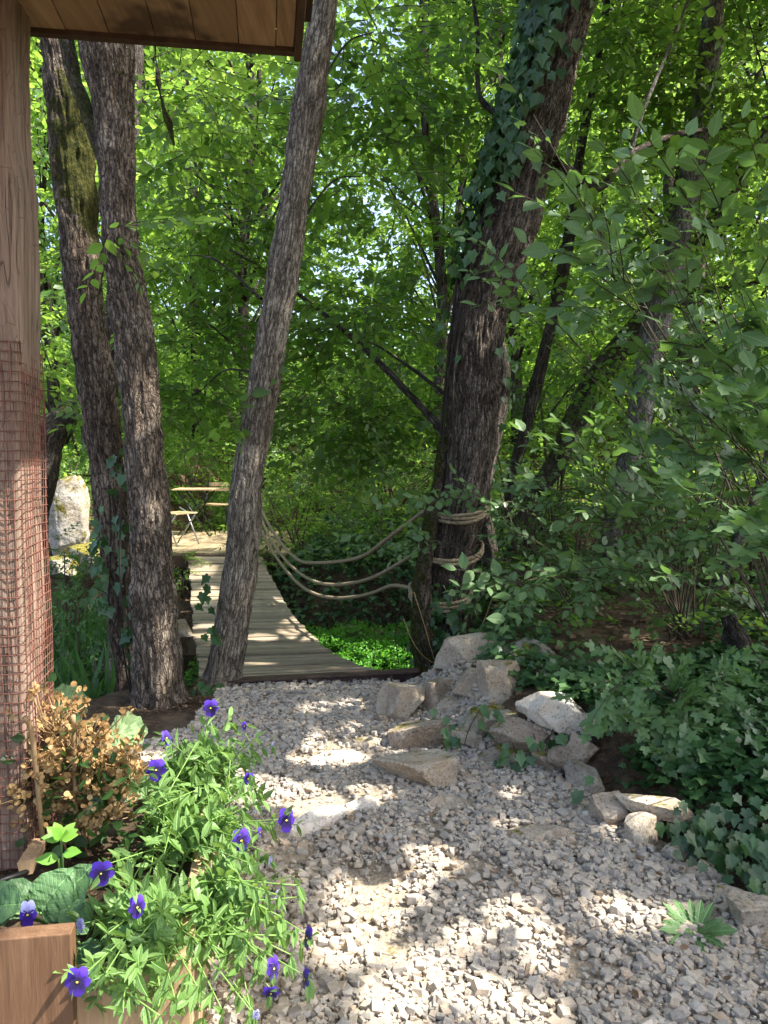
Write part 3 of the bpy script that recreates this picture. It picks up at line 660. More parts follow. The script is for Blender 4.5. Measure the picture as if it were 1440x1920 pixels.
# ---- tree A (mossy)
def mossA(V, N):
    z = V[:, 2]; a, b = pz(430, 5.3), pz(150, 5.3)
    band = sst(a - .25, a + .3, z) * (1 - sst(b - .3, b + .3, z)) * (.45 + .55 * np.clip(N[:, 0] * .9 - N[:, 1] * .5 + .3, 0, 1))
    return band * .64 + .12 + .2 * np.clip(N[:, 0], 0, 1)
def base_of(p): return (p[0], p[1], float(hgt(p[0], p[1])))
A = thing('tree', 'leaning dark trunk with yellow-green moss, nearest tree to the timber post', 'tree', base_of(at(236, 1350, 5.35)), 'trunks beside the footbridge')
trunk([(205, 272, 1400, 5.35), (212, 266, 1340, 5.35), (190, 252, 1100, 5.35), (165, 238, 900, 5.35), (140, 217, 700, 5.35), (120, 197, 550, 5.35), (105, 184, 400, 5.35), (90, 173, 250, 5.35), (74, 140, 90, 5.35), (62, 122, -60, 5.35), (50, 105, -500, 5.35)][::1], 'trunk', 'barkA', A, n=150, step=.02, amp=.02, ridge=.010, seed=3, mossf=mossA, flare=.08)
Bt = thing('tree', 'stout flaky-barked trunk standing in front of the mossy trunk', 'tree', base_of(at(300, 1335, 4.85)), 'trunks beside the footbridge')
trunk([(246, 358, 1400, 4.85), (254, 346, 1335, 4.85), (250, 335, 1200, 4.85), (243, 327, 1050, 4.85), (236, 317, 900, 4.85), (225, 301, 750, 4.85), (208, 286, 600, 4.85), (187, 261, 450, 4.85), (181, 258, 300, 4.85), (170, 256, 200, 4.85), (148, 254, 90, 4.85), (130, 246, -60, 4.85), (100, 200, -500, 4.9)], 'trunk', 'barkB', Bt, n=160, step=.018, amp=.017, ridge=.011, seed=6, mossf=lambda V, N: .12 + .25 * np.clip(N[:, 0], 0, 1) * sst(2.6, 4, V[:, 2]), flare=.08)
limb([at(120, 60, 5.0), at(138, 140, 5.0), at(152, 180, 4.95), at(185, 270, 4.86), at(205, 330, 4.86)][::-1], .05, .05, Bt, 'barkA', moss=.5)
Ct = thing('tree', 'slender grey-brown trunk leaning right, in front of the footbridge', 'tree', base_of(at(415, 1290, 5.2)), 'trunks beside the footbridge')
trunk([(368, 462, 1360, 5.2), (382, 449, 1290, 5.2), (397, 463, 1200, 5.2), (412, 481, 1100, 5.2), (424, 490, 1000, 5.2), (433, 497, 900, 5.2), (450, 513, 800, 5.2), (466, 530, 700, 5.2), (483, 548, 600, 5.2), (501, 566, 500, 5.2), (520, 578, 400, 5.2), (545, 610, 200, 5.2), (587, 634, 0, 5.2), (615, 655, -150, 5.2), (680, 710, -500, 5.2)], 'trunk', 'barkC', Ct, n=140, step=.018, amp=.010, ridge=.0075, seed=9, mossf=lambda V, N: .05 + 0 * V[:, 0], flare=.07)
def mossD(V, N):
    z = V[:, 2]; return np.clip(-N[:, 0] * .8 - .1, 0, 1) * .5 * (1 - sst(2.6, 3.4, z)) * sst(-.2, .3, z) + .05
YD = 6.2
Dt = thing('roped_tree', 'big furrowed trunk wrapped with three ropes and draped with ivy', 'tree', base_of(at(845, 1230, YD)))
Dc = [(775, 905, 1290, YD), (788, 890, 1200, YD), (795, 886, 1100, YD), (805, 906, 1000, YD), (822, 926, 900, YD), (831, 938, 800, YD), (835, 944, 700, YD), (842, 952, 600, YD), (862, 985, 500, YD), (897, 1018, 400, YD), (922, 1042, 300, YD), (955, 1070, 200, YD), (988, 1096, 80, YD), (1010, 1118, 0, YD), (1060, 1160, -150, YD), (1180, 1270, -500, YD)]
trunk(Dc, 'trunk', 'barkD', Dt, n=190, amp=.014, ridge=.017, seed=14, mossf=mossD, step=.02, flare=.04, wf=.93)
trunk([(776, 834, 1290, 5.98), (770, 816, 1200, 5.98), (768, 812, 1120, 6.0), (778, 816, 1050, 6.02), (795, 826, 960, 6.05), (812, 838, 880, 6.12), (826, 846, 820, 6.18)], 'side_stem', 'barkD', Dt, n=36, amp=.012, ridge=.01, seed=17, mossf=lambda V, N: .5 + .1 * N[:, 2] + .15 * -N[:, 0])
limb([at(838, 815, 6.2), at(770, 742, 6.4), at(680, 650, 6.7), at(560, 552, 7.1), at(470, 490, 7.5), at(380, 440, 7.9)], .04, .012, Dt)
limb([at(842, 745, 6.3), at(770, 690, 6.6), at(690, 640, 7.0), at(600, 620, 7.4)], .02, .006, Dt)
limb([at(1040, 300, 6.2), at(1120, 352, 6.5), at(1180, 292, 6.8), at(1260, 255, 7.1), at(1350, 240, 7.4), at(1460, 215, 7.8)], .045, .02, Dt, moss=.2)
limb([at(1180, 292, 6.8), at(1205, 210, 6.8), at(1250, 100, 6.9), at(1295, -10, 7), at(1330, -100, 7)], .025, .012, Dt, 'barkG')
limb([at(960, 230, 6.2), at(900, 180, 6.6), at(895, 60, 7), at(880, -60, 7.2)], .03, .015, Dt)

# ---- thinner trees on the right bank
def smalltree(label, cps, mat, group='thin trees on the right bank', moss=.15, name='tree', n=28, limbs=()):
    b = cps[0]; p = at(b[0], b[1], b[3]); t = thing(name, label, 'tree', base_of(p), group)
    C = [at(a, c, Y) for a, c, w, Y in cps]; Rr = [w / F * Y / 2 for a, c, w, Y in cps]
    C = [np.array([C[0][0], C[0][1], hgt(C[0][0], C[0][1]) - .1])] + C if C[0][2] > hgt(C[0][0], C[0][1]) else C
    if len(C) > len(Rr): Rr = [Rr[0] * 1.15] + Rr
    sweep(C, Rr, 'trunk', mat, t, n, .01, .006, random.randint(0, 99), lambda V, N: moss + .25 * np.clip(N[:, 2] - N[:, 0] * .3, 0, 1), .05)
    for L in limbs: limb([at(*q) for q in L[0]], L[1], L[2], t, mat, moss=moss)
    return t
T1 = smalltree('thin dark stem leaning right, just right of the roped tree', [(956, 1090, 26, 8), (955, 980, 24, 8), (960, 900, 23, 8), (986, 800, 23, 8), (1016, 680, 25, 8), (1045, 560, 25, 8), (1066, 450, 22, 8), (1085, 300, 18, 8), (1130, 60, 14, 8), (1150, -100, 12, 8)], 'barkE')
T2 = smalltree('dark leaning trunk arching over to the right with mossy side boughs', [(975, 1060, 44, 9), (992, 955, 40, 9), (1046, 862, 38, 9), (1082, 780, 46, 9), (1132, 690, 46, 9), (1240, 560, 40, 9), (1310, 460, 34, 9), (1370, 360, 28, 9), (1440, 240, 22, 9), (1500, 120, 18, 9)], 'barkE', moss=.3,
  limbs=[([(1150, 668, 9), (1230, 648, 8.8), (1330, 655, 8.6), (1450, 640, 8.4), (1560, 620, 8.2)], .055, .03), ([(1200, 610, 9), (1220, 500, 9.2), (1260, 380, 9.4), (1290, 200, 9.6)], .05, .025), ([(1250, 550, 9), (1340, 545, 8.8), (1450, 520, 8.6), (1540, 470, 8.4)], .05, .02)])
T3 = smalltree('pale grey trunk behind the big leafy shrub', [(1150, 1120, 50, 7.6), (1146, 1000, 46, 7.6), (1172, 900, 48, 7.6), (1203, 760, 48, 7.6), (1226, 620, 50, 7.6), (1266, 470, 48, 7.6), (1300, 300, 44, 7.6), (1330, 100, 40, 7.6), (1350, -150, 36, 7.6)], 'barkG', moss=.1)
T4 = smalltree('short slanting stem rising from the ivy at the far right', [(1342, 1118, 30, 6.6), (1384, 1012, 24, 6.6), (1416, 930, 18, 6.6), (1450, 820, 14, 6.6), (1490, 700, 10, 6.6)], 'barkG', moss=.2)
T5 = smalltree('upright dark trunk deep in the wood at the right', [(1292, 900, 44, 11), (1290, 780, 44, 11), (1296, 600, 42, 11), (1306, 400, 38, 11), (1310, 200, 34, 11), (1315, -100, 30, 11)], 'barkE')
T6 = smalltree('crooked dark stem close behind the roped tree', [(925, 1090, 34, 7.2), (915, 1000, 30, 7.2), (905, 930, 28, 7.2), (930, 820, 24, 7.4), (948, 700, 20, 7.6), (930, 560, 18, 7.8), (960, 380, 16, 8)], 'barkE')
T7 = smalltree('thick bent trunk half hidden behind the timber post', [(60, 1010, 60, 8.2), (78, 900, 58, 8.2), (92, 820, 58, 8.2), (125, 778, 46, 8.2), (175, 740, 42, 8.2), (215, 600, 40, 8.3), (230, 400, 34, 8.5), (250, 200, 28, 8.7), (260, -60, 22, 9)], 'barkE', group='bent trees across the stream', moss=.15)
# hanging mossy branch at the top left
H = thing('hanging_branch', 'dead mossy branch hanging below the roof corner', 'branch', at(320, 265, 5.4))
sweep([at(290, 20, 5.4), at(292, 100, 5.4), at(298, 160, 5.4), at(308, 205, 5.4), at(318, 235, 5.4), at(326, 272, 5.4)], [.012, .011, .013, .026, .034, .010], 'branch', 'barkE', H, 16, .02, .01, 5, lambda V, N: .2 + .5 * (1 - sst(pz(210, 5.4), pz(180, 5.4), V[:, 2])), .02)

# ---------------------------------------------------------------- footbridge and platform
def bridge():
    t = thing('footbridge', 'sagging grey plank footbridge with moss along its edges', 'footbridge', (-.55, 5.3, .05))
    Ln, Rn = np.array([-1.25, 5.22, .03]), np.array([.10, 5.36, .06]); Lf, Rf = np.array([-2.48, 9.7, .30]), np.array([-1.56, 9.7, .30])
    def edge(s):
        sag = .37 * 4 * s * (1 - s); l = Ln + (Lf - Ln) * s; r = Rn + (Rf - Rn) * s
        return l - [0, 0, sag], r - [0, 0, sag]
    m = MB(); n = 47
    for i in range(n):
        a, c = (i + .07 + rng.uniform(-.02, .03)) / n, (i + .9) / n; l0, r0 = edge(a); l1, r1 = edge(c)
        e0, e1 = rng.uniform(-.015, .015, 2); u = nrm(r0 - l0); dz = rng.normal(0, .004)
        q = [l0 - u * e0, r0 + u * e1, r1 + u * e1, l1 - u * e0]; q = [p + [0, 0, dz + rng.normal(0, .002)] for p in q]
        V = np.array(q + [p - [0, 0, .032] for p in q])
        m.add(V, [[0, 1, 2, 3], [7, 6, 5, 4], [0, 4, 5, 1], [1, 5, 6, 2], [2, 6, 7, 3], [3, 7, 4, 0]])
    m.build('deck', M['deck'], t, bevel=.004)
    for q in (.12, .88):
        m = MB(); m.tube([edge(s)[0] * (1 - q) + edge(s)[1] * q - [0, 0, .055] for s in np.linspace(0, 1, 24)], .018, 8); m.build('bearer_cable', M['metal'], t, True)
    m = MB(); c = np.array([-.5, 5.2, .015]); ax = np.array([nrm(Rn - Ln), nrm(np.cross([0, 0, 1], nrm(Rn - Ln))), [0, 0, 1.]])
    m.box(c + [0, 0, .055], (1.5, .09, .014), ax); m.box(c + [0, .0, .0], (1.5, .014, .1), ax); m.box(c - [0, 0, .05], (1.5, .09, .012), ax)
    m.build('threshold_beam', M['beam'], t, bevel=.002)
    for x in (-1.0, -.45, .05): MB().box((x, 5.16, .03), (.012, .02, .1), ax).build('bracket', M['beam'], t)
bridge()
for px, lb in ((474, 'weathered post at the far right end of the footbridge'),):
    p = at(px, 1040, 9.75); m = MB(); m.tube([p + [0, 0, z] for z in np.linspace(-.5, .95, 8)], .055, 12); o = m.build('rope_post', M['patio'], None, True); tag(o, lb, 'post')
def platform():
    t = thing('platform', 'wooden platform of lengthwise boards carrying the table across the stream', 'platform', (-2.4, 9.8, .3))
    m = MB(); x = -3.55; 
    while x < -1.35:
        w = .145; m.box((x + w / 2, 11.15, .318 + random.uniform(-.003, .003)), (w - .008, 2.8, .03)); x += w
    m.build('decking', M['patio'], t, bevel=.003)
    m = MB(); m.box((-2.45, 9.735, .22), (2.25, .04, .16)); m.build('edge_board', M['fascia'], t, bevel=.004)
    m = MB()
    for x in (-3.3, -2.5, -1.6): MB().box((x, 9.95, -.1), (.1, .1, .8)).build('support', M['fascia'], t)
platform()
# bistro set
def xlegs(c, w, d, h, r, parent, mat, name='leg'):
    for s in (-1, 1):
        m = MB(); m.tube([c + [s * w / 2, -d / 2, 0], c + [s * w / 2, d / 2, h]], r, 6); m.build(name, mat, parent, True)
        m = MB(); m.tube([c + [s * w / 2 * .9, d / 2, 0], c + [s * w / 2 * .9, -d / 2, h]], r, 6); m.build(name, mat, parent, True)
def table():
    c = np.array([-2.93, 12.0, .335]); t = thing('bistro_table', 'square slatted folding table on the far platform', 'table', c)
    m = MB(); [m.box(c + [-.27 + i * .09, 0, .71], (.084, .56, .018)) for i in range(7)]; m.build('tabletop', M['slat'], t)
    xx = np.array([[0, 1, 0], [1, 0, 0], [0, 0, 1.]])
    for s in (-1, 1):
        for q in (-1, 1):
            m = MB(); m.tube([c + [q * .24, s * .23, 0], c + [-q * .24, s * .23, .7]], .012, 6); m.build('leg', M['metal'], t, True)
table()
def fchair(c, yaw, label, back=True, legm='metal'):
    c = np.array(c); t = thing('folding_chair', label, 'chair', c, 'folding chairs around the far table'); ca, sa = math.cos(yaw), math.sin(yaw)
    L = lambda x, y, z: c + np.array([x * ca - y * sa, x * sa + y * ca, z]); ax = np.array([[ca, sa, 0], [-sa, ca, 0], [0, 0, 1.]])
    m = MB(); [m.box(L(0, -.15 + i * .075, .44), (.38, .066, .016), ax) for i in range(5)]; m.build('seat', M['slat'], t)
    for s in (-1, 1):
        m = MB(); m.tube([L(s * .19, -.2, 0), L(s * .19, .05, .44), L(s * .19, .2, .82 if back else .5)], .011, 6); m.build('leg', M[legm], t, True)
        m = MB(); m.tube([L(s * .17, .22, 0), L(s * .17, -.17, .44)], .011, 6); m.build('leg', M[legm], t, True)
    if back:
        m = MB(); [m.box(L(0, .17 + .02 * i, .68 + .08 * i), (.4, .014, .06), ax) for i in range(2)]; m.build('backrest', M['slat'], t)
fchair((-2.86, 10.65, .335), .95, 'folding chair with grey legs left of the far table, partly behind a trunk', False, 'steel')
fchair((-2.72, 12.45, .335), -.1, 'slatted folding chair with a backrest behind the far table')

# ---------------------------------------------------------------- ropes
def ropegeo(path, r, m):
    P = np.array(path); L = np.linalg.norm(np.diff(P, axis=0), axis=1).sum(); n = max(20, int(L / .012)); Q = spline(P, n); P, T, N, B = frames(Q)
    k = 12; th = np.arange(k) / k * 2 * math.pi; s = np.arange(n) * L / n
    rr = r * (1 + .16 * np.cos(3 * (th[None] - s[:, None] * 2 * math.pi / .16)))
    V = P[:, None] + rr[..., None] * (np.cos(th)[None, :, None] * N[:, None] + np.sin(th)[None, :, None] * B[:, None])
    m.add(V.reshape(-1, 3), [[i * k + j, i * k + (j + 1) % k, (i + 1) * k + (j + 1) % k, (i + 1) * k + j] for i in range(n - 1) for j in range(k)])
def rope(label, span, cx, cyy, w, turns, tilt, drop=.03, sag=.1):
    c = at(cx, cyy, YD); t = thing('hand_rope', label, 'rope', c, 'hand ropes of the footbridge'); rad = w / F * YD / 2 * .93
    m = MB()
    for k in range(turns):
        pts = []
        for a in np.linspace(0, 2 * math.pi, 28):
            q = np.array([math.cos(a) * rad, math.sin(a) * rad * .95, 0]); q[2] = tilt * math.cos(a) * rad - k * drop * (1 + .3 * math.cos(a + k)) + .006 * math.sin(3 * a + k) - sag * max(0, -math.sin(a)) * (1 - .12 * k)
            pts.append(c + q * [1.02, 1.02, 1])
        ropegeo(pts, .0145, m)
    m.build('coil', M['rope'], t, True)
    m = MB(); st = c + np.array([-rad * .98, -.02, -tilt * rad - .01]); pts = [st]
    for i, (x, y) in enumerate(span):
        f = (i + 1) / len(span); pts.append(at(x, y, YD - .05 + (9.7 - YD) * f ** 1.1))
    ropegeo(pts, .0155, m); m.build('span', M['rope'], t, True)
rope('top hand rope, coiled highest round the trunk and sagging to the far bank', [(735, 1003), (685, 1040), (640, 1052), (590, 1055), (560, 1050), (530, 1022), (508, 990), (492, 958), (480, 930)], 862, 940, 118, 3, .10)
rope('middle hand rope, coiled at mid height round the trunk', [(745, 1058), (700, 1082), (660, 1093), (620, 1096), (585, 1088), (550, 1065), (520, 1030), (500, 995), (478, 950)], 846, 1022, 124, 2, .05)
rope('bottom hand rope, coiled lowest round the trunk', [(735, 1098), (700, 1111), (665, 1119), (630, 1121), (590, 1113), (555, 1090), (522, 1050), (498, 1010), (476, 965)], 826, 1100, 122, 3, -.02)

# ---------------------------------------------------------------- planter
PZ = float(at(250, 1797, 1.75)[2])
C0 = np.array([-.462, 1.75, 0]); LEN = 1.25
def planter():
    t = thing('wooden_planter', 'wooden planter box with a brown front board and paler side boards', 'planter', (-.9, 1.75, 0))
    zt = float(at(130, 1750, 1.66)[2]); m = MB(); m.box(at(133, 1750, 1.66) * [1, 1, 0] - XP * .24 + YP * .022 + [0, 0, zt / 2], (.48, .045, zt), AX); o = m.build('front_board', M['plant_wood_a'], t, bevel=.003)
    m = MB(); m.box(C0 - XP * .17 + [0, 0, PZ / 2], (.34, .04, PZ), AX); m.build('corner_board', M['plant_wood_b'], t, bevel=.003)
    m = MB(); m.box(C0 + YP * (LEN / 2 + .022) - XP * .02 + [0, 0, PZ / 2 - .004], (.04, LEN, PZ), AX); m.build('side_board', M['plant_wood_b'], t, bevel=.003)
    m = MB(); m.box(C0 + YP * (LEN + .044) - XP * .45 + [0, 0, PZ / 2 - .03], (.9, .04, PZ), AX); m.build('end_board', M['plant_wood_b'], t, bevel=.003)
    for dx, dz in ((-.02, .05), (-.02, .17), (-.3, .05)):
        m = MB(); c = C0 + XP * dx - YP * .0205 + [0, 0, PZ - dz]; m.tube([c, c - YP * .003], .0045, 8); m.build('screw', M['metal'], t)
    n = 40; X, Y = np.meshgrid(np.linspace(-1.1, -.042, n), np.linspace(.022, LEN + .02, n)); Z = PZ - .06 + .02 * fbm(np.stack([X, Y, X * 0], -1), 8, 2)
    V = C0 + X.reshape(-1, 1) * XP + Y.reshape(-1, 1) * YP + Z.reshape(-1, 1) * ZP; i = (np.arange(n - 1)[:, None] * n + np.arange(n - 1)).ravel()
    mk('earth', V, np.column_stack([i, i + 1, i + n + 1, i + n]), M['soil'], t, True)
planter()
m = MB(); m.tube(spline([at(-40, 1665, 2.0), at(20, 1645, 2.05), at(60, 1630, 2.12), at(85, 1612, 2.2), at(80, 1590, 2.3)], 30), .008, 8); tag(m.build('water_hose', M['plastic'], None, True), 'thin black hose lying on the soil by the timber post', 'hose')
m = MB(); c = at(60, 1605, 2.16); m.box(c, (.04, .13, .035), AX, jit=.004); tag(m.build('wood_offcut', M['plant_wood_b'], None), 'scrap of pale wood lying at the foot of the timber post', 'wood scrap')

# ---- pansies
def flower_mesh(petal_mats):
    parts = []; specs = [(R(58), 1.0, -.006, 0), (R(122), 1.0, -.007, 0), (R(-8), .92, 0, 1), (R(188), .92, .001, 1), (R(-90), 1.05, .004, 1)]
    V = []; T = []; mi = []; rad = []
    for a, s, z, k in specs:
        n = 14; w = .92 if k == 0 else .8
        if a == R(-90): w = 1.1
        th = np.linspace(0, 2 * math.pi, n, endpoint=False)
        rings = [(.0, 0)]
        base = len(V); V.append([0, 0, z]); rad.append(0)
        for f in (.35, .7, 1.):
            for t in th:
                lx = .5 + .5 * math.cos(t) * f - .5 * (1 - f); ly = .5 * math.sin(t) * f * w
                lx = max(lx, 0) * (1 + .03 * math.sin(5 * t)); 
                x = lx * math.cos(a) - ly * math.sin(a); y = lx * math.sin(a) + ly * math.cos(a)
                V.append([x * s, y * s, z / .5 + .10 * lx * (1 - lx) * 2 - .10 * lx ** 2 + .03 * math.sin(6 * t) * f]); rad.append(min(1, lx * 1.05))
        for j in range(n):
            T.append([base, base + 1 + j, base + 1 + (j + 1) % n]); mi.append(k)
            for q in (0, 1):
                a0 = base + 1 + q * n; T.append([a0 + j, a0 + n + j, a0 + n + (j + 1) % n]); T.append([a0 + j, a0 + n + (j + 1) % n, a0 + (j + 1) % n]); mi += [k, k]
    return np.array(V), np.array(T), np.array(mi), np.array(rad)
FV, FT, FM, FR = flower_mesh(None)
def flower(parent, c, size, face, up=(0, 0, 1), mats=('petal', 'petal_low'), sq=(1, 1, 1)):
    Z = nrm(face); Y = nrm(np.array(up) - Z * (np.array(up) @ Z)); X = np.cross(Y, Z); B = np.array([X, Y, Z])
    V = (FV * np.array(sq) * size) @ B + c
    o = mk('flower', V, FT, [M[mats[0]], M[mats[1]]], parent, True, mi=FM, attrs={'rad': FR})
    m = MB(); th = np.arange(8) / 8 * 2 * math.pi
    e = np.column_stack([.09 * np.cos(th), .075 * np.sin(th) - .04, np.full(8, .07)]); e = np.vstack([e * size, [[0, -.04 * size, .1 * size]]]) @ B + c
    m.add(e, [[i, (i + 1) % 8, 8] for i in range(8)]); m.build('flower_eye', M['eye'], o, True)
    return o
def stemcurve(b, tip, lift): 
    mid = (b + tip) / 2 + [0, 0, lift]; return spline([b, b * .45 + mid * .55 + [0, 0, lift * .1], tip], 12)
def viola(label, roots, tips, flowers, nst, ctr, spread):
    t = thing('pansy_plant', label, 'plant', roots, 'pansies in the planter'); st = MB(); P, D, U, s = [], [], [], []
    def stem(b, tip, lift, leaves=True, r=.0028):
        c = stemcurve(b, tip, lift); st.tube(c, np.linspace(r, r * .6, len(c)), 5)
        if not leaves: return c
        for i in range(2, len(c)):
            tg = nrm(c[i] - c[i - 1]); k = random.choice((2, 2, 3)) if i < len(c) - 2 else 4
            for q in range(k):
                a = random.uniform(0, 6.28); sd = nrm(np.cross(tg, [math.cos(a), math.sin(a), .4])); d = nrm(sd + tg * random.uniform(.2, .9) + [0, 0, .15])
                P.append(c[i]); D.append(d); U.append(nrm(np.array([0, 0, 1.]) + rng.normal(0, .4, 3) - d * .2)); s.append(random.uniform(.03, .075) * (1 if i < len(c) - 2 else .7))
        return c
    for i in range(nst):
        b = np.array(roots) + rng.normal(0, 1, 3) * [.09, .12, .0]; tp = ctr + rng.normal(0, 1, 3) * spread
        stem(b, tp, random.uniform(.03, .14))
    for tp in tips: stem(np.array(roots) + rng.normal(0, .05, 3) * [1, 1, 0], tp, .1)
    st2 = []
    for (px, py, Y, size, face, kind, sq) in flowers:
        c = at(px, py, Y); b = np.array(roots) + rng.normal(0, .04, 3) * [1, 1, 0]
        bk = c - nrm(face) * size * .3; b2 = b * .5 + c * .5 + [0, 0, -.05]
        stem(b, bk - [0, 0, .0], .09, True, .0024)
        flower(t, c, size, face, mats=('petal_pale', 'petal_pale') if kind == 'p' else ('petal', 'petal_low'), sq=sq)
    st.build('stem', M['stem'], t, True)
    leafobj('foliage', [scatter(LANCE, np.array(P), np.array(D), np.array(U), np.array(s))], [M['viola_leaf']], t, uv=True)
n1 = (1, 1, 1)
PAN = [('near', at(255, 1800, 1.88), at(285, 1800, 1.68), (.07, .08, .06), 17, [(145, 1840, 1.5, .029, (.1, -1, .25), 'v', n1), (190, 1637, 1.75, .03, (.05, -1, .3), 'v', (1.1, .95, 1)), (257, 1700, 1.72, .028, (.6, -.9, .1), 'v', (.8, 1, 1)), (150, 1735, 1.8, .02, (-.3, -1, 0), 'p', (.7, 1, 1))], [at(330, 1880, 1.55), at(230, 1900, 1.5), at(250, 1650, 1.7), at(370, 1850, 1.6), at(300, 1905, 1.5)]),
       ('spill', at(340, 1700, 2.02), at(440, 1760, 1.9), (.1, .1, .08), 27, [(577, 1758, 1.85, .031, (-.9, -.6, .2), 'v', (.7, 1, 1)), (513, 1815, 1.75, .03, (.75, -.7, .1), 'v', (.7, 1, 1)), (572, 1835, 1.75, .03, (-.9, -.5, .1), 'v', (.65, 1, 1)), (508, 1862, 1.72, .024, (0, -1, -.2), 'v', (1, .8, 1)), (507, 1615, 2.1, .018, (.8, -.6, -.2), 'p', (.5, 1, 1)), (520, 1680, 2.05, .022, (.9, -.5, -.3), 'p', (.5, 1.1, 1)), (480, 1905, 1.7, .018, (.4, -1, -.2), 'p', (.6, 1, 1))], [at(560, 1660, 1.95), at(545, 1790, 1.8), at(470, 1895, 1.65), at(530, 1720, 1.9), at(420, 1900, 1.62)]),
       ('middle', at(340, 1560, 2.35), at(385, 1560, 2.3), (.12, .13, .07), 27, [(537, 1537, 2.2, .034, (.2, -1, .15), 'v', (.8, 1.1, 1)), (452, 1575, 2.1, .034, (.45, -.9, .1), 'v', (.9, 1, 1)), (293, 1443, 2.25, .033, (.05, -1, .35), 'v', n1), (487, 1560, 2.15, .018, (.9, -.4, .1), 'v', (.6, .8, 1))], [at(490, 1500, 2.3), at(440, 1470, 2.4), at(300, 1480, 2.2), at(500, 1600, 2.1)]),
       ('far', at(375, 1450, 2.72), at(400, 1440, 2.65), (.11, .12, .06), 23, [(395, 1327, 2.6, .03, (.1, -1, .2), 'v', n1), (312, 1383, 2.5, .027, (.8, -.7, .5), 'v', (.7, 1, 1)), (466, 1460, 2.45, .025, (-.3, -1, .5), 'v', (.9, .8, 1)), (458, 1361, 2.7, .017, (.3, -1, 0), 'v', (.6, 1, 1)), (510, 1398, 2.6, .02, (.9, -.4, -.5), 'p', (.6, 1, 1))], [at(430, 1345, 2.7), at(470, 1420, 2.6), at(360, 1400, 2.6), at(480, 1385, 2.65)])]
PL = {'near': 'purple pansy plant at the near corner of the planter', 'spill': 'purple pansy plant spilling over the pale side board onto the gravel', 'middle': 'purple pansy plant in the middle of the planter', 'far': 'purple pansy plant at the far end of the planter'}
for nm, root, ctr, sp, nst, fl, tips in PAN:
    root = root.copy(); root[2] = PZ - .05; viola(PL[nm], root, tips, fl, nst, ctr, np.array(sp))

# ---- dried flower plant
def dried():
    c = at(150, 1560, 2.35); c[2] = PZ - .06; t = thing('dried_flower_plant', 'bushy plant of dry tan flower heads beside the timber post', 'plant', c); st = MB(); P, D, U, s = [], [], [], []; LP, LD, LU, ls = [], [], [], []
    heads = [(140, 1390, 70, 70), (60, 1470, 60, 64), (190, 1410, 62, 60), (110, 1345, 55, 46), (240, 1430, 42, 40), (150, 1480, 75, 60), (50, 1520, 50, 50), (200, 1500, 45, 40), (90, 1430, 55, 50)]
    for hx, hy, hr, nh in heads:
        k = at(hx, hy, 2.32); stem = spline([c + rng.normal(0, .03, 3) * [1, 1, 0], (c + k) / 2 + [0, 0, .03], k - [0, 0, .06]], 8); st.tube(stem, .004, 5)
        for j in range(nh):
            q = at(hx + random.gauss(0, hr * .55), hy + random.gauss(0, hr * .5), 2.32 + random.gauss(0, .07)); br = spline([stem[-1], (stem[-1] + q) / 2 + rng.normal(0, .012, 3), q], 5); st.tube(br, .0016, 4)
            for z in range(7):
                d = nrm(rng.normal(0, 1, 3) + [0, 0, .3]); P.append(q + rng.normal(0, .006, 3)); D.append(d); U.append(rng.normal(0, 1, 3)); s.append(random.uniform(.009, .019))
    for j in range(260):
        q = at(random.gauss(160, 65), random.gauss(1490, 60), 2.3 + random.gauss(0, .08)); LP.append(q); LD.append(nrm(rng.normal(0, 1, 3) * [1, 1, .5])); LU.append(nrm(rng.normal(0, .4, 3) + [0, 0, 1])); ls.append(random.uniform(.03, .055))
    st.build('stem', M['tan'], t, True); leafobj('seed_heads', [scatter(DISC, np.array(P), np.array(D), np.array(U), np.array(s))], M['dried'], t)
    leafobj('foliage', [scatter(OVATE, np.array(LP), np.array(LD), np.array(LU), np.array(ls))], [M['leaf_dark']], t)
dried()
for pts, lb in (([at(46, 1345, 2.15), at(75, 1420, 2.2)], 'slanting bamboo stick beside the wire mesh'), ([at(137, 1342, 2.25), at(140, 1450, 2.3)], 'upright bamboo stick in the dry flower heads')):
    m = MB(); m.tube(spline([pts[0], (pts[0] + pts[1]) / 2, pts[1] + np.array([0, .0, -.25])], 8), .0075, 8); tag(m.build('plant_stick', M['tan'], None, True), lb, 'stick', 'plant sticks')
def leafplant(name, label, spec, tpl, mat, root, group=None, stemmat='stem', cat='plant', bend=.0):
    root = np.array(root, float); t = thing(name, label, cat, root, group); P, D, U, s = [], [], [], []; st = MB()
    for (px, py, Y, ln, d, u) in spec:
        c = at(px, py, Y); P.append(c); D.append(d); U.append(u); s.append(ln); st.tube(spline([root, (root + c) / 2 + [0, 0, .02], c], 6), .003, 5)
    leafobj('foliage', [scatter(tpl, np.array(P), np.array(D, float), np.array(U, float), np.array(s))], [M[mat]], t, uv=True)
    st.build('stem', M[stemmat], t, True); return t
def sub(tpl, amp=.05, seed=1):   # denser, crinkled leaf
    V, T, uv = tpl; bm = bmesh.new(); vs = [bm.verts.new(v) for v in V]; bm.verts.ensure_lookup_table()
    for f in T:
        try: bm.faces.new([vs[i] for i in f])
        except ValueError: pass
    bmesh.ops.remove_doubles(bm, verts=bm.verts, dist=1e-4); bmesh.ops.subdivide_edges(bm, edges=bm.edges, cuts=3, use_grid_fill=True); bmesh.ops.triangulate(bm, faces=bm.faces); bm.verts.index_update()
    V = np.array([v.co[:] for v in bm.verts]); T = np.array([[v.index for v in f.verts] for f in bm.faces]); bm.free()
    V[:, 2] += amp * fbm(V, 7, seed, 3) - .2 * (V[:, 0] - .35) ** 2; return V, T, V[:, :2].copy()
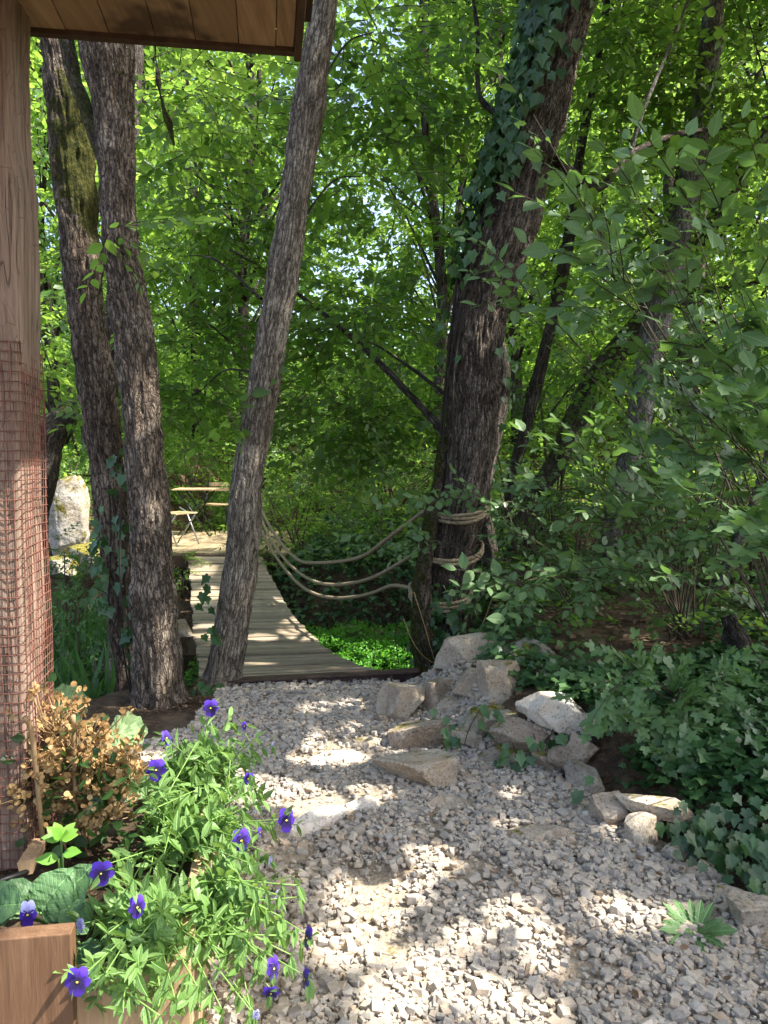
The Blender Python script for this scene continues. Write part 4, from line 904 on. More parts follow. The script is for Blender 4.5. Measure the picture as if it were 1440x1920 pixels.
CRINK = sub(ROUND, .045, 4); SCAL = sub(SCALLOP, .05, 8)
r0 = at(120, 1740, 1.92); r0[2] = PZ - .06
leafplant('primrose_plant', 'clump of dark crinkled leaves beside the front board of the planter', [(75, 1712, 1.85, .12, (.5, .3, .75), (-.2, -1, .4)), (105, 1712, 1.87, .135, (.45, .3, .75), (-.6, -.8, .35)), (55, 1690, 1.9, .10, (-.7, -.2, .25), (.1, -.6, .8)), (20, 1712, 1.85, .11, (-.6, .1, .3), (0, -.7, .7)), (130, 1700, 1.84, .08, (.6, -.4, -.4), (.2, -.5, .8)), (-10, 1700, 1.85, .09, (.5, -.2, .2), (0, -.7, .7)), (150, 1770, 1.8, .09, (.3, -.6, -.1), (.1, -.5, .8))], CRINK, 'crinkle_leaf', r0)
r0 = at(225, 1440, 2.75); r0[2] = PZ - .06
leafplant('hollyhock_plant', 'two broad pale scalloped leaves behind the dry flower heads', [(205, 1380, 2.7, .13, (.85, .2, .12), (-.1, -.75, .65)), (105, 1350, 2.6, .13, (.35, .3, .6), (.2, -1, .2)), (240, 1480, 2.5, .1, (.5, -.3, .2), (0, -.7, .7))], SCAL, 'pale_leaf', r0)
r0 = at(115, 1640, 2.0); r0[2] = PZ - .06
leafplant('seedling', 'small lime green seedling above the crinkled leaves', [(115, 1572, 1.95, .05, (math.cos(a) * .8, math.sin(a) * .5, .5 + .3 * math.sin(3 * a)), (0, -.6, .8)) for a in np.linspace(0, 6, 9)] + [(110, 1610, 1.95, .06, (-.8, -.2, .1), (0, -.5, .8)), (118, 1600, 1.95, .055, (.8, -.2, .2), (0, -.5, .8))], OVATE, 'lime_leaf', r0)
t = thing('folded_pansy', 'single faded lilac pansy flower beside the crinkled leaves', 'flower', at(52, 1735, 1.8)); flower(t, at(52, 1714, 1.78), .032, (.2, -1, .1), mats=('petal_pale', 'petal'), sq=(.7, 1.1, 1))
m = MB(); m.tube([at(52, 1714, 1.785), at(60, 1760, 1.83)], .002, 5); m.build('stem', M['stem'], t)
r0 = at(1303, 1752, 2.45); r0 = gat(1303, 1762)
leafplant('rosette_weed', 'green toothed rosette weed growing in the gravel at the right', [(1303 + 6 * math.cos(a), 1752, r0[1], random.uniform(.085, .13), (math.cos(a), math.sin(a) - .1, random.uniform(.4, 1.5)), (-.6 * math.cos(a), -.6, 1)) for a in np.linspace(0, 6.0, 18)], DENT, 'pale_weed', r0 + [0, 0, .01])
r0 = gat(560, 1503)
leafplant('small_weed', 'tiny starry weed in the gravel right of the pansies', [(560, 1500, r0[1], .04, (math.cos(a), math.sin(a), .4), (0, -.3, 1)) for a in np.linspace(0, 5.6, 7)], OVATE, 'lime_leaf', r0)

# ---------------------------------------------------------------- foliage of the hero trees
PENDING = []
def crown(parent, clumps, kinds, mat, name='crown', sc=1., uv=False, tilt=.35):
    out = []
    for c, rad, n in clumps:
        P, D, U = clump(c, rad, n, tilt=tilt); out += sprays(kinds, P, D, U, sc)
    PENDING.append((name, out, mat, parent, uv))
def C_(px, py, Y, r, n): return (at(px, py, Y), np.array([r, r, r * .6]), n)
crown(Bt, [C_(330, 170, 5.8, .35, 26), C_(420, 240, 6.2, .4, 30), C_(300, 300, 6.2, .3, 16), C_(480, 200, 6.0, .3, 16), C_(380, 330, 6.6, .35, 22), C_(210, 440, 4.6, .12, 6)], SP_OV, 'leaf_bright')
crown(Ct, [C_(330, 480, 6.8, .4, 26), C_(420, 420, 7.0, .4, 26), C_(470, 520, 7.0, .35, 20), C_(340, 620, 7.2, .4, 24), C_(430, 640, 7.2, .35, 20), C_(370, 740, 7.4, .35, 20), C_(360, 840, 8, .25, 12), C_(450, 790, 5.0, .1, 4), C_(640, 560, 6.5, .4, 18), C_(680, 330, 6.2, .45, 20), C_(660, 180, 6.2, .4, 22), C_(700, 60, 6, .45, 24)], SP_OV, 'leaf_bright')
for a, b in (((430, 640, 7.2), (340, 620, 7.2)), ((490, 560, 5.4), (330, 480, 6.8)), ((490, 700, 5.4), (370, 740, 7.4)), ((560, 420, 5.3), (680, 330, 6.2)), ((590, 180, 5.3), (700, 60, 6))):
    p, q = at(*a), at(*b); limb([p, (p + q) / 2 + [0, 0, .12], q], .012, .005, Ct, n=6, step=.1)

# mostly unseen canopy added to shade the path; leaves cut away at LIT spots
def sunxy(P): P = np.asarray(P); return P[..., :2] - P[..., 2:3] * (TO_SUN[:2] / TO_SUN[2])
LIT = []   # (image point, distance or None for ground, radius)
for px, py, Y, r in [(600, 1400, None, .16), (660, 1385, None, .16), (560, 1430, None, .14), (640, 1425, None, .2), (720, 1420, None, .1), (540, 1500, None, .16), (600, 1520, None, .17), (690, 1500, None, .12), (470, 1500, None, .2), (570, 1340, None, .1), (660, 1330, None, .09),
        (650, 1690, None, .12), (740, 1690, None, .13), (700, 1730, None, .12), (800, 1660, None, .06), (930, 1730, None, .09), (990, 1770, None, .09), (860, 1770, None, .1), (790, 1840, None, .12), (890, 1890, None, .11), (720, 1890, None, .10), (1010, 1830, None, .06), (1150, 1730, None, .09), (1230, 1750, None, .07), (990, 1905, None, .06), (940, 1500, None, .05), (960, 1560, None, .04), (620, 1800, None, .1),
        (20, 800, 2.4, .14), (70, 800, 2.4, .14), (60, 900, 2.4, .17), (20, 1000, 2.4, .17), (60, 1080, 2.4, .17), (40, 1180, 2.4, .17), (60, 1280, 2.4, .16), (10, 1280, 2.4, .12), (30, 1400, 2.4, .1),
        (400, 1370, 2.6, .14), (440, 1470, 2.4, .14), (330, 1450, 2.4, .13), (480, 1560, 2.2, .12), (300, 1580, 2.2, .12), (400, 1650, 2.0, .14), (480, 1740, 1.9, .14), (240, 1720, 1.8, .1), (420, 1850, 1.7, .14), (300, 1880, 1.55, .12), (150, 1420, 2.3, .13), (70, 1500, 2.3, .1), (120, 1580, 2, .07), (40, 1860, 1.66, .12), (240, 1370, 2.7, .1), (70, 1690, 1.9, .06),
        (1040, 1325, 4.0, .10), (1000, 1315, 4.0, .06), (800, 1360, 4.3, .07), (760, 1320, 4.6, .05), (930, 1250, 4.75, .05), (1160, 1265, 5, .12), (1200, 1500, 3.1, .05), (1240, 1510, 3.1, .05), (795, 1420, 3.9, .04),
        (290, 690, 4.7, .07), (285, 740, 4.7, .06), (305, 940, 4.7, .05), (300, 1190, 4.7, .05), (165, 250, 5.2, .12), (168, 300, 5.2, .1), (165, 425, 5.2, .06), (330, 1225, 4.7, .04),
        (400, 1090, 8.6, .25), (430, 1130, 7.6, .22), (420, 1180, 7, .16), (500, 1220, 6.4, .1), (520, 1150, 7.4, .14), (380, 1060, 9.3, .2), (390, 1010, 10.5, .3), (350, 1000, 10.5, .3), (370, 920, 12, .3), (340, 970, 10.7, .2), (130, 960, 9.4, .5), (160, 1040, 9.0, .5), (660, 1215, 7.6, .5), (720, 1215, 7.6, .5), (600, 1190, 7.8, .5),
        (1010, 220, 3.3, .1), (1040, 280, 3.3, .12), (1070, 360, 3.3, .12), (1100, 440, 3.2, .12), (1350, 930, 2.6, .12), (900, 1000, 5.2, .06), (830, 1005, 5.2, .05), (640, 1110, 7.5, .06), (560, 1070, 8.5, .1)]:
    p = gat(px, py) if Y is None else at(px, py, Y); LIT.append((*sunxy(p), r * (.72 if Y is None else .92)))
LIT = np.array(LIT)
def thin(parts, mg=.045):  # removes leaf faces that would block the sun from the LIT spots
    keep = []
    for V, T, u, r, m in parts:
        q = sunxy(V[T].mean(1)); bad = np.zeros(len(T), bool); jit = .05 * fbm(np.column_stack([q, q[:, 0] * 0]), 7, 2, 2)
        for x, y, rd in LIT: bad |= np.hypot(q[:, 0] - x, q[:, 1] - y) + jit < rd + mg
        keep.append((V, T[~bad], u, r, m[~bad]))
    return keep
def shade_canopy():
    out = []; k = TO_SUN / TO_SUN[2]
    n = 9000; g = np.column_stack([rng.uniform(-4.4, 4.6, n), rng.uniform(-.3, 9.9, n)]); g = np.vstack([g, np.column_stack([rng.uniform(.2, 2.6, 900), rng.uniform(.8, 4, 900)]), np.column_stack([rng.uniform(-2.2, 1.6, 420), rng.uniform(9.8, 11.2, 420)])]); n = len(g); z = rng.uniform(6.2, 9.4, n)
    P = np.column_stack([g + z[:, None] * k[:2], z]); D = rng.normal(0, 1, (n, 3)) * [1, 1, .35]; U = np.array([0, 0, 1.]) + .35 * TO_SUN + rng.normal(0, .35, (n, 3))
    keep = thin(sprays(SP_MID, P, D, U, 1.25))
    leafobj('crown', keep, [M['leaf_mid'], M['twig']], Dt)  # the added sun-blocking leaves, parented to the roped tree
    top = at(1225, -500, YD)
    for q in ((3.2, 3.0, 7.6), (5.2, 4.5, 8.4), (4.2, 7.5, 8.2), (7, 6.5, 8.8), (6, 1.5, 7.5), (2.2, 8.5, 8), (1.6, 5, 7.5)):
        q = np.array(q); limb([top, (top + q) / 2 + [0, 0, .4], q], .09, .03, Dt, 'barkD', n=8, step=.15)
shade_canopy()
# lower leafy boughs of the roped tree and its neighbours
crown(Dt, [C_(760, 120, 7.4, .5, 22), C_(800, 260, 7.4, .45, 22), C_(760, 420, 7.2, .4, 18), C_(810, 500, 7, .35, 16), C_(740, 560, 7.2, .35, 14), C_(860, 60, 7, .4, 18), C_(770, 680, 7, .4, 14), C_(600, 700, 8, .5, 16), C_(660, 800, 8, .5, 18), C_(740, 860, 7.5, .4, 18)], SP_OV, 'leaf_mid', 'bough')
crown(T1, [C_(1130, 120, 8, .6, 26), C_(1080, 220, 8.2, .5, 18), C_(1160, 420, 8, .5, 20), C_(1080, 520, 8, .4, 14), C_(1000, 620, 8, .4, 14), C_(1090, 700, 8.2, .4, 14)], SP_OV, 'leaf_bright')
crown(T2, [C_(1330, 330, 8.6, .6, 30), C_(1420, 420, 8.4, .5, 22), C_(1400, 560, 8.4, .5, 22), C_(1270, 300, 9.2, .6, 26), C_(1400, 680, 8.2, .5, 20), C_(1440, 250, 8.5, .6, 26), C_(1180, 560, 9, .4, 14)], SP_OV, 'leaf_mid')
crown(T3, [C_(1300, 120, 7.2, .6, 34), C_(1380, 40, 7, .6, 30), C_(1420, 160, 7, .6, 30), C_(1210, 60, 7.2, .5, 26), C_(1250, 190, 7.2, .5, 22), C_(1180, 140, 7.3, .4, 16), C_(1240, 420, 7.2, .4, 14)], SP_OV, 'leaf_bright')
crown(T6, [C_(880, 330, 7.8, .35, 12), C_(900, 640, 7.6, .3, 8), C_(1000, 500, 7.8, .3, 10)], SP_OV, 'leaf_mid')
crown(T4, [C_(1420, 860, 6.4, .3, 14), C_(1450, 760, 6.3, .3, 14)], SP_OV, 'leaf_mid')
crown(T7, [C_(100, 640, 8.6, .5, 26), C_(150, 500, 8.8, .5, 26), C_(100, 400, 9, .5, 26), C_(110, 250, 9, .5, 26), C_(230, 300, 8.8, .5, 20), C_(90, 720, 8.4, .3, 12)], SP_OV, 'leaf_bright')
crown(T5, [C_(1280, 640, 10.8, .6, 22), C_(1340, 760, 10.6, .6, 20), C_(1200, 740, 10.6, .5, 14)], SP_OV, 'leaf_bright')

def layer(n, xr, yr, Yr, r, k, gap=None):
    out = []
    while len(out) < n:
        px, py = rs0.uniform(*xr), rs0.uniform(*yr)
        if gap and gap[0] < px < gap[1] and gap[2] < py < gap[3]: continue
        out.append(C_(px, py, rs0.uniform(*Yr), r * rs0.uniform(.7, 1.3), int(k * rs0.uniform(.6, 1.4))))
    return out
rs0 = np.random.default_rng(3)
crown(Ct, layer(30, (265, 800), (70, 780), (6.6, 8.6), .38, 15, (585, 740, 230, 500)), SP_OV, 'leaf_mid', 'bough', sc=1.12)
crown(Dt, layer(24, (560, 830), (560, 900), (7.2, 8.8), .42, 16), SP_OV, 'leaf_mid', 'bough', sc=1.05)
crown(Dt, layer(12, (620, 900), (-20, 240), (6.6, 8.4), .42, 18), SP_OV, 'leaf_mid', 'bough', sc=1.1)
crown(T3, layer(20, (1050, 1460), (-20, 420), (6.4, 8.2), .42, 17), SP_OV, 'leaf_mid', 'bough', sc=1.1)
crown(T2, layer(15, (980, 1460), (380, 800), (7.0, 9.0), .42, 15), SP_OV, 'leaf_mid', 'bough', sc=1.05)
crown(A, layer(8, (60, 240), (100, 860), (6.6, 8.6), .35, 12), SP_OV, 'leaf_mid', 'bough', sc=1.05)
for nm, out, mat, par, uv in PENDING: leafobj(nm, thin(out, .05), [M[mat], M['twig']], par, uv=uv)
# ivy climbing the roped tree
def ivy_on_trunk():
    t = thing('climbing_ivy', 'dark climbing ivy covering the left side of the roped tree', 'ivy', base_of(at(850, 1230, YD))); P, D, U, s = [], [], [], []
    ct = np.array([(a, b, c) for a, b, c, _ in Dc])[::-1]
    def edge(py): return np.interp(py, ct[:, 2], ct[:, 0]), np.interp(py, ct[:, 2], ct[:, 1])
    vines = MB()
    def put(py, f, n, sp, sz):
        l, r = edge(py); rad = (r - l) / F * YD / 2; c = at((l + r) / 2, py, YD)
        for _ in range(n):
            a = math.pi + f + random.gauss(0, sp); a = a if math.sin(a) < .5 else -a      # -x side and the camera side
            o = np.array([math.cos(a), math.sin(a), 0]); p = c + o * (rad + random.uniform(.01, .11)) + [0, 0, random.gauss(0, .08)]
            P.append(p); U.append(o + rng.normal(0, .35, 3)); D.append(np.array([random.gauss(0, .5), random.gauss(0, .2), -1])); s.append(random.uniform(.05, .1) * sz)
    for py in np.arange(-300, 340, 6): put(py, .45, 10, .55, 1.15)
    for py in np.arange(340, 520, 7): put(py, .15, 6, .4, 1.1)
    for py in np.arange(520, 700, 14): put(py, -.1, 2, .3, .9)
    for py in np.arange(1110, 1235, 5): put(py, 1.1, 8, .7, .8)
    for py in np.arange(640, 780, 12): put(py, 2.6, 2, .4, .8)
    leafobj('foliage', [scatter(IVYL, np.array(P), np.array(D), np.array(U), np.array(s))], M['ivy'], t)
    for a0, k in ((.2, 1), (.6, 2), (1.0, 3)):
        pts = []
        for py in np.arange(1230, -300, -60):
            l, r = edge(py); rad = (r - l) / F * YD / 2; a = math.pi + a0 + .25 * math.sin(py * .011 + k); pts.append(at((l + r) / 2, py, YD) + np.array([math.cos(a), math.sin(a), 0]) * (rad + .012))
        vines.tube(spline(pts, 80), .009, 6)
    vines.build('vine', M['barkE'], t, True)
ivy_on_trunk()
t = thing('climbing_ivy', 'sprigs of ivy hanging between the mossy trunk and the flaky trunk', 'ivy', base_of(at(232, 1330, 5.1))); P, D, U, s = [], [], [], []
for (x, y, n, sx, sy) in ((222, 880, 8, 8, 30), (190, 1080, 14, 8, 50), (228, 1000, 12, 6, 60), (180, 1020, 10, 6, 40), (240, 1170, 14, 6, 60), (180, 1110, 14, 12, 16), (330, 1310, 26, 26, 12), (392, 1150, 10, 6, 24), (395, 1300, 26, 24, 10), (355, 1325, 20, 30, 10)):
    for _ in range(n):
        P.append(at(x + random.gauss(0, sx), y + random.gauss(0, sy), 5.0)); D.append((random.gauss(0, .6), random.gauss(0, .4), -1)); U.append((random.gauss(-.3, .4), -1, .4)); s.append(random.uniform(.05, .09))
leafobj('foliage', [scatter(IVYL, np.array(P), np.array(D, float), np.array(U, float), np.array(s))], M['ivy'], t)
m = MB()
for x0, k in ((236, 1), (226, 2), (252, 3)): m.tube(spline([at(x0 + 9 * math.sin(y * .013 + k) - (1300 - y) * .08 + (18 if y > 1200 else 0), y, 5.02 if x0 < 250 else 4.72) for y in range(1330, 850, -60)], 50), .006, 5)
m.build('vine', M['barkE'], t, True)

# ---------------------------------------------------------------- woodland behind
def bgtree(x, y, Ht, r, lean, label, mat, bark, nc, zlow, rad, seed, group, kinds=SP_FAR, sc=1., per=26, name='tree'):
    z0 = float(hgt(x, y)); t = thing(name, label, 'tree', (x, y, z0), group); g = np.random.default_rng(seed)
    tp = np.array([x + lean[0], y + lean[1], z0 + Ht]); b = np.array([x, y, z0 - .2])
    pts = [b + (tp - b) * f + np.array([g.normal(0, .12), g.normal(0, .12), 0]) * (f > .05) for f in np.linspace(0, 1, 6)]
    path = spline(pts, 20); m = MB(); m.tube(path, np.linspace(r, r * .25, 20), 10); out = []
    for i in range(nc):
        f = g.uniform(zlow, 1.02); a = g.uniform(0, 6.283); k = rad * (.35 + .75 * math.sin(math.pi * min(f * .9, 1)) ** .7) * g.uniform(.35, 1.0)
        p = path[min(int(max(f - .12, .05) * 19), 19)]; c = b + (tp - b) * f + np.array([math.cos(a) * k, math.sin(a) * k, g.normal(0, .2)])
        lp = spline([p, (p + c) / 2 + [0, 0, .15], c], 5); m.tube(lp, np.linspace(r * .28, r * .06, 5), 5)
        P, D, U = clump(c, np.array([.85, .85, .45]) * sc * g.uniform(.7, 1.25), int(per * g.uniform(.6, 1.4)), np.array([math.cos(a), math.sin(a), 0])); out += sprays(kinds, P, D, U, sc)
    V = np.concatenate(m.V); n_ = len(V)
    mk('trunk', V, m.F, M[bark], t, True, attrs={'bark': V - b, 'moss': np.full(n_, .12)})
    leafobj('crown', out, [M[mat], M['twig']], t); return t
BG = [(-9.5, 14), (-7.2, 17), (-5.2, 13.6), (-4.6, 19), (-2.6, 15.2), (.9, 14.4), (1.2, 20), (2.8, 16), (4.2, 13), (4.8, 19), (6.6, 15.5), (8.2, 12.5), (8.6, 19), (10.5, 16), (6.0, 10.6), (-7.5, 11.5), (-11, 20), (12, 21), (-3, 23), (3, 24), (7, 23.5), (-8, 24)]
adj = {0: 'tall leafy background tree beyond the stream', 1: 'tall leafy background tree on the right hillside'}
for i, (x, y) in enumerate(BG):
    right = x > 1.5
    bgtree(x, y, 9 + rng.uniform(0, 5) + y * .2, .10 + .05 * rng.random(), (rng.normal(0, .8), rng.normal(0, .5)), adj[int(right)], 'leaf_far' if i % 3 else 'leaf_bright', 'barkE', 30 if y < 20 else 34, .12, 2.3 + .05 * y, 100 + i, 'background trees on the right hillside' if right else 'background trees beyond the stream', sc=1.0 if y < 18 else 1.3, per=24)
# far wood, one mass
def farwood():
    n = 15000; x = rng.uniform(-26, 26, n); y = 29 + rng.uniform(0, 8, n); z = hgt(x, y) + rng.random(n) ** 1.1 * 22
    P = np.column_stack([x, y, z]); keep = (fbm(P, .33, 77) > -.6) & ~((np.abs(x + 1.6) < 2.4) & (z > 9 + 2 * fbm(P, .5, 3))); P = P[keep]; n = len(P)
    D = rng.normal(0, 1, (n, 3)) * [1, 1, .4]; U = np.array([0, 0, 1.]) + rng.normal(0, .45, (n, 3))
    o = leafobj('woods', sprays(SP_FAR, P, D, U, 2.7), [M['leaf_far'], M['twig']]); tag(o, 'sunlit far wood closing the view behind all the trees', 'woods', kind='stuff')
farwood()
# understorey shrubs on the far bank
def shrub(label, c, rad, n, mat, kinds=SP_MID, sc=.8, group='shrubs on the far bank', name='shrub', stems=7, uv=False, tilt=.4):
    c = np.array(c, float); b = np.array([c[0], c[1], float(hgt(c[0], c[1]))]); t = thing(name, label, 'shrub', b, group); m = MB(); out = []
    for i in range(stems):
        e = c + nrm(rng.normal(0, 1, 3)) * np.array(rad) * .7; m.tube(spline([b + rng.normal(0, .06, 3) * [1, 1, 0], (b + e) / 2 + [0, 0, .1], e], 7), np.linspace(.014, .005, 7), 5)
    m.build('stem', M['twig'], t, True); P, D, U = clump(c, rad, n, tilt=tilt); P[:, 2] = np.maximum(P[:, 2], hgt(P[:, 0], P[:, 1]) + .03)
    leafobj('foliage', sprays(kinds, P, D, U, sc), [M[mat], M['twig']], t, uv=uv); return t
SHR = [(560, 1000, 10.2, (.9, .7, .8), 150), (640, 1060, 10.4, (.9, .6, .6), 130), (720, 1000, 10.6, (.9, .7, .8), 150), (540, 880, 11.4, (.9, .7, .8), 120), (640, 900, 11.8, (1., .7, .8), 130), (740, 880, 11.5, (.9, .7, .8), 120), (600, 780, 12.6, (1.1, .8, .9), 110), (720, 760, 12.8, (1.1, .8, .9), 110), (520, 1060, 9.9, (.5, .4, .5), 70), (700, 1110, 9.9, (.8, .4, .35), 90), (600, 1100, 9.9, (.8, .4, .35), 80)]
for x, y, Y, rd, n in SHR: shrub('low dark small-leaved shrub on the shaded bank right of the footbridge', at(x, y, Y), rd, n, 'leaf_mid', sc=.62)
for x, y, Y, rd, n, lb in [(110, 860, 10.5, (.6, .5, .6), 70, 'pale bright shrub behind the white standing rock'), (350, 850, 14.5, (.9, .6, .45), 60, 'low bright shrub on the slope above the far table'), (460, 880, 13.8, (.8, .5, .5), 60, 'low shrub at the back right of the platform'), (345, 1060, 9.4, (.18, .16, .2), 26, 'small bright bush between the platform and the footbridge'), (200, 900, 10.6, (.4, .4, .5), 40, 'bright shrub between the standing rock and the mossy trunk')]:
    shrub(lb, at(x, y, Y), rd, n, 'leaf_bright', sc=.6, stems=5)
RB = [(990, 960, 7.6, (.45, .5, .45), 60), (1080, 1010, 6.8, (.5, .5, .4), 70), (1040, 760, 9, (.7, .6, .6), 60), (1180, 840, 8.6, (.8, .6, .6), 60), (1300, 880, 8, (.8, .6, .5), 70), (1420, 960, 6.6, (.5, .5, .4), 50), (1000, 1090, 6.4, (.4, .35, .25), 40), (1250, 1000, 7.2, (.7, .5, .35), 60), (880, 1080, 7.0, (.25, .3, .35), 30), (960, 830, 9.5, (.5, .5, .5), 40)]
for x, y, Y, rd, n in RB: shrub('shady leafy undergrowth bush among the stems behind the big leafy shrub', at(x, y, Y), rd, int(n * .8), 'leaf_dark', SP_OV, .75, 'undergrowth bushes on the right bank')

# ---------------------------------------------------------------- near shrubs at the right
def nearshrub(name, label, base, tips, kinds, mat, group, sc=1., uv=False, per=8, twigm='twig', r=.006):
    base = np.array(base, float); t = thing(name, label, 'shrub', base, group); m = MB(); out = []
    for tp in tips:
        e = at(*tp[:3]); k = tp[3] if len(tp) > 3 else per; b = base + rng.normal(0, .05, 3) * [1, 1, 0]
        path = spline([b, b * .6 + e * .4 + [0, 0, .25 * np.linalg.norm(e - b) * .35], b * .25 + e * .75 + [0, 0, .12], e], 24); m.tube(path, np.linspace(r, r * .25, 24), 5)
        idx = rng.integers(11, 24, k); P = path[idx]; tg = nrm(path[np.minimum(idx + 1, 23)] - path[idx - 1])
        sd = np.cross(tg, [0, 0, 1.]) * rng.choice([-1, 1], k)[:, None]; D = tg * .7 + sd * rng.uniform(.2, 1, (k, 1)) + rng.normal(0, .3, (k, 3)); U = np.array([0, 0, 1.]) + rng.normal(0, .3, (k, 3)) + [0, -.35, 0]
        out += sprays(kinds, P, D, U, sc)
        out += sprays(kinds, e[None], tg[-1:] + [[0, 0, -.1]], np.array([[0, -.3, 1.]]), sc)
    m.build('branch', M[twigm], t, True); out = thin(out, .02) if name in ('hazel_shrub', 'maple_shrub') else out; leafobj('foliage', out, [M[mat], M['twig']], t, uv=uv); return t
GS = 'leafy shrubs at the right of the path'
rs = np.random.default_rng(5)
def tips(x0, x1, y0, y1, Y0, Y1, n, k=8): return [(rs.uniform(x0, x1), rs.uniform(y0, y1), rs.uniform(Y0, Y1), k) for _ in range(n)]
nearshrub('dogwood_shrub', 'large oval-leaved shrub filling the right of the view above the ivy', (2.0, 5.0, hgt(2.0, 5.0)), tips(960, 1300, 830, 1110, 4.0, 5.2, 17, 6) + tips(1200, 1460, 600, 1000, 3.8, 5.4, 13, 6), SP_NEAR, 'leaf_near', GS, uv=True)
nearshrub('dogwood_shrub', 'oval-leaved sprays hanging in front of the rope coils', (1.35, 5.5, hgt(1.35, 5.5)), [(770, 950, 5.4, 2), (720, 1000, 5.5, 3), (875, 930, 5.4, 3), (790, 1015, 5.4, 3), (920, 940, 5.4, 5), (960, 1000, 5.3, 6), (980, 920, 5.4, 6), (900, 1120, 5.2, 3), (1000, 1100, 5.0, 6), (930, 1170, 5.0, 3)], SP_NEAR, 'leaf_near', GS, uv=True, sc=.9)
nearshrub('maple_shrub', 'field maple with lobed pale leaves reaching in from the right edge', (2.5, 3.6, hgt(2.5, 3.6)), [(1340, 930, 2.6, 9), (1420, 880, 2.5, 9), (1300, 760, 3.0, 9), (1380, 700, 2.9, 10), (1430, 600, 2.9, 10), (1200, 660, 3.4, 9), (1260, 560, 3.3, 8), (1440, 980, 2.4, 8), (1150, 720, 3.6, 8), (1430, 780, 2.7, 9)], SP_MAP, 'leaf_maple', GS)
nearshrub('hazel_shrub', 'tall arching shrub with round pale leaves high at the right', (2.3, 4.2, hgt(2.3, 4.2)), [(1000, 215, 3.3, 7), (1060, 330, 3.3, 8), (1110, 420, 3.2, 8), (1200, 390, 3.0, 8), (1290, 390, 2.9, 8), (1360, 440, 2.9, 8), (1240, 470, 3.1, 8), (1420, 350, 2.9, 8), (1150, 520, 3.4, 6), (930, 480, 4.6, 5), (960, 560, 4.6, 4), (1330, 560, 3.0, 8)], SP_NEAR, 'leaf_near', GS, uv=True, sc=1.2)
bx = gat(1180, 1400)
nearshrub('maple_shrub', 'low field maple spreading over the ivy above the edging stones', (1.5, 3.9, hgt(1.5, 3.9)), tips(1150, 1420, 1290, 1400, 3.3, 3.9, 14, 7), SP_MAP, 'leaf_maple', GS, sc=.72)

# ---------------------------------------------------------------- ground cover
def onground(n, xr, yr, cond, hmin, hmax):
    x = rng.uniform(*xr, n); y = rng.uniform(*yr, n); k = cond(x, y); x, y = x[k], y[k]
    return np.column_stack([x, y, hgt(x, y) + rng.uniform(hmin, hmax, len(x))])
def wl(x, y): return x - np.interp(y, WY, WX)
P = np.vstack([onground(20000, (.1, 3.6), (1.6, 4.4), lambda x, y: wl(x, y) > .18 + .2 * rng.random(len(x)) + .35 * ((y > 3.6) & (y < 5.4)), .01, .1), onground(64000, (.1, 8), (1.6, 13), lambda x, y: (wl(x, y) > .16 + .2 * rng.random(len(x)) + .35 * ((y > 3.6) & (y < 5.4))) & ((y < 9) | (rng.random(len(x)) < .5)) & (fbm(np.stack([x, y, x * 0], -1), 1.4, 41) > -.17 - .6 * (y < 3.9) - .1 * (y > 6)), .01, .12)])
n = len(P); o = leafobj('ivy_cover', [scatter(IVYL, P, rng.normal(0, 1, (n, 3)) * [1, 1, .2] + [0, -.2, -.2], np.array([0, -.25, 1]) + rng.normal(0, .35, (n, 3)), rng.uniform(.035, .07, n))], M['ivy']); tag(o, 'dark ivy ground cover spreading over the right bank', 'ivy', kind='stuff')
# ivy tumbling over the edging stones
t = thing('ivy_plant', 'ivy trailing down between the edging stones below the white slab', 'ivy', gat(1020, 1440)); P, D, U, s = [], [], [], []
for (x, y, Y, n, sx, sy) in ((900, 1350, 3.95, 9, 40, 18), (860, 1385, 3.95, 8, 18, 16), (1000, 1415, 3.75, 34, 36, 22), (1045, 1400, 3.8, 16, 22, 18), (960, 1420, 3.75, 10, 16, 20), (1090, 1480, 3.4, 4, 10, 16)):
    for _ in range(n):
        P.append(at(x + random.gauss(0, sx), y + random.gauss(0, sy), Y + random.gauss(0, .06))); D.append((random.gauss(0, .7), -.4, -.8)); U.append((random.gauss(0, .4), -.8, .7)); s.append(random.uniform(.04, .07))
leafobj('foliage', [scatter(IVYL, np.array(P), np.array(D, float), np.array(U, float), np.array(s))], M['ivy'], t)
m = MB(); [m.tube(spline([at(x, y, Y), at(x + dx, y + 35, Y - .05), at(x + dx * 1.5, y + 70, Y - .08)], 10), .003, 4) for x, y, Y, dx in ((900, 1330, 4.0, -20), (1000, 1375, 3.8, 10), (1040, 1360, 3.8, -14), (960, 1390, 3.8, 8))]; m.build('vine', M['twig'], t)
t = thing('ivy_plant', 'ivy spilling over the cap stone and the small stones near the right edge', 'ivy', gat(1330, 1640)); P, D, U, s = [], [], [], []
for (x, y, Y, n, sx, sy) in ((1300, 1550, 2.95, 30, 34, 20), (1360, 1560, 2.85, 60, 40, 30), (1400, 1620, 2.7, 40, 30, 36), (1260, 1600, 2.95, 10, 22, 14), (1330, 1600, 2.8, 16, 26, 16), (1425, 1660, 2.6, 12, 14, 14)):
    for _ in range(n):
        P.append(at(x + random.gauss(0, sx), y + random.gauss(0, sy), Y + random.gauss(0, .05))); D.append((random.gauss(0, .7), -.4, -.7)); U.append((random.gauss(0, .4), -.8, .7)); s.append(random.uniform(.035, .062))
leafobj('foliage', [scatter(IVYL, np.array(P), np.array(D, float), np.array(U, float), np.array(s))], M['ivy'], t)
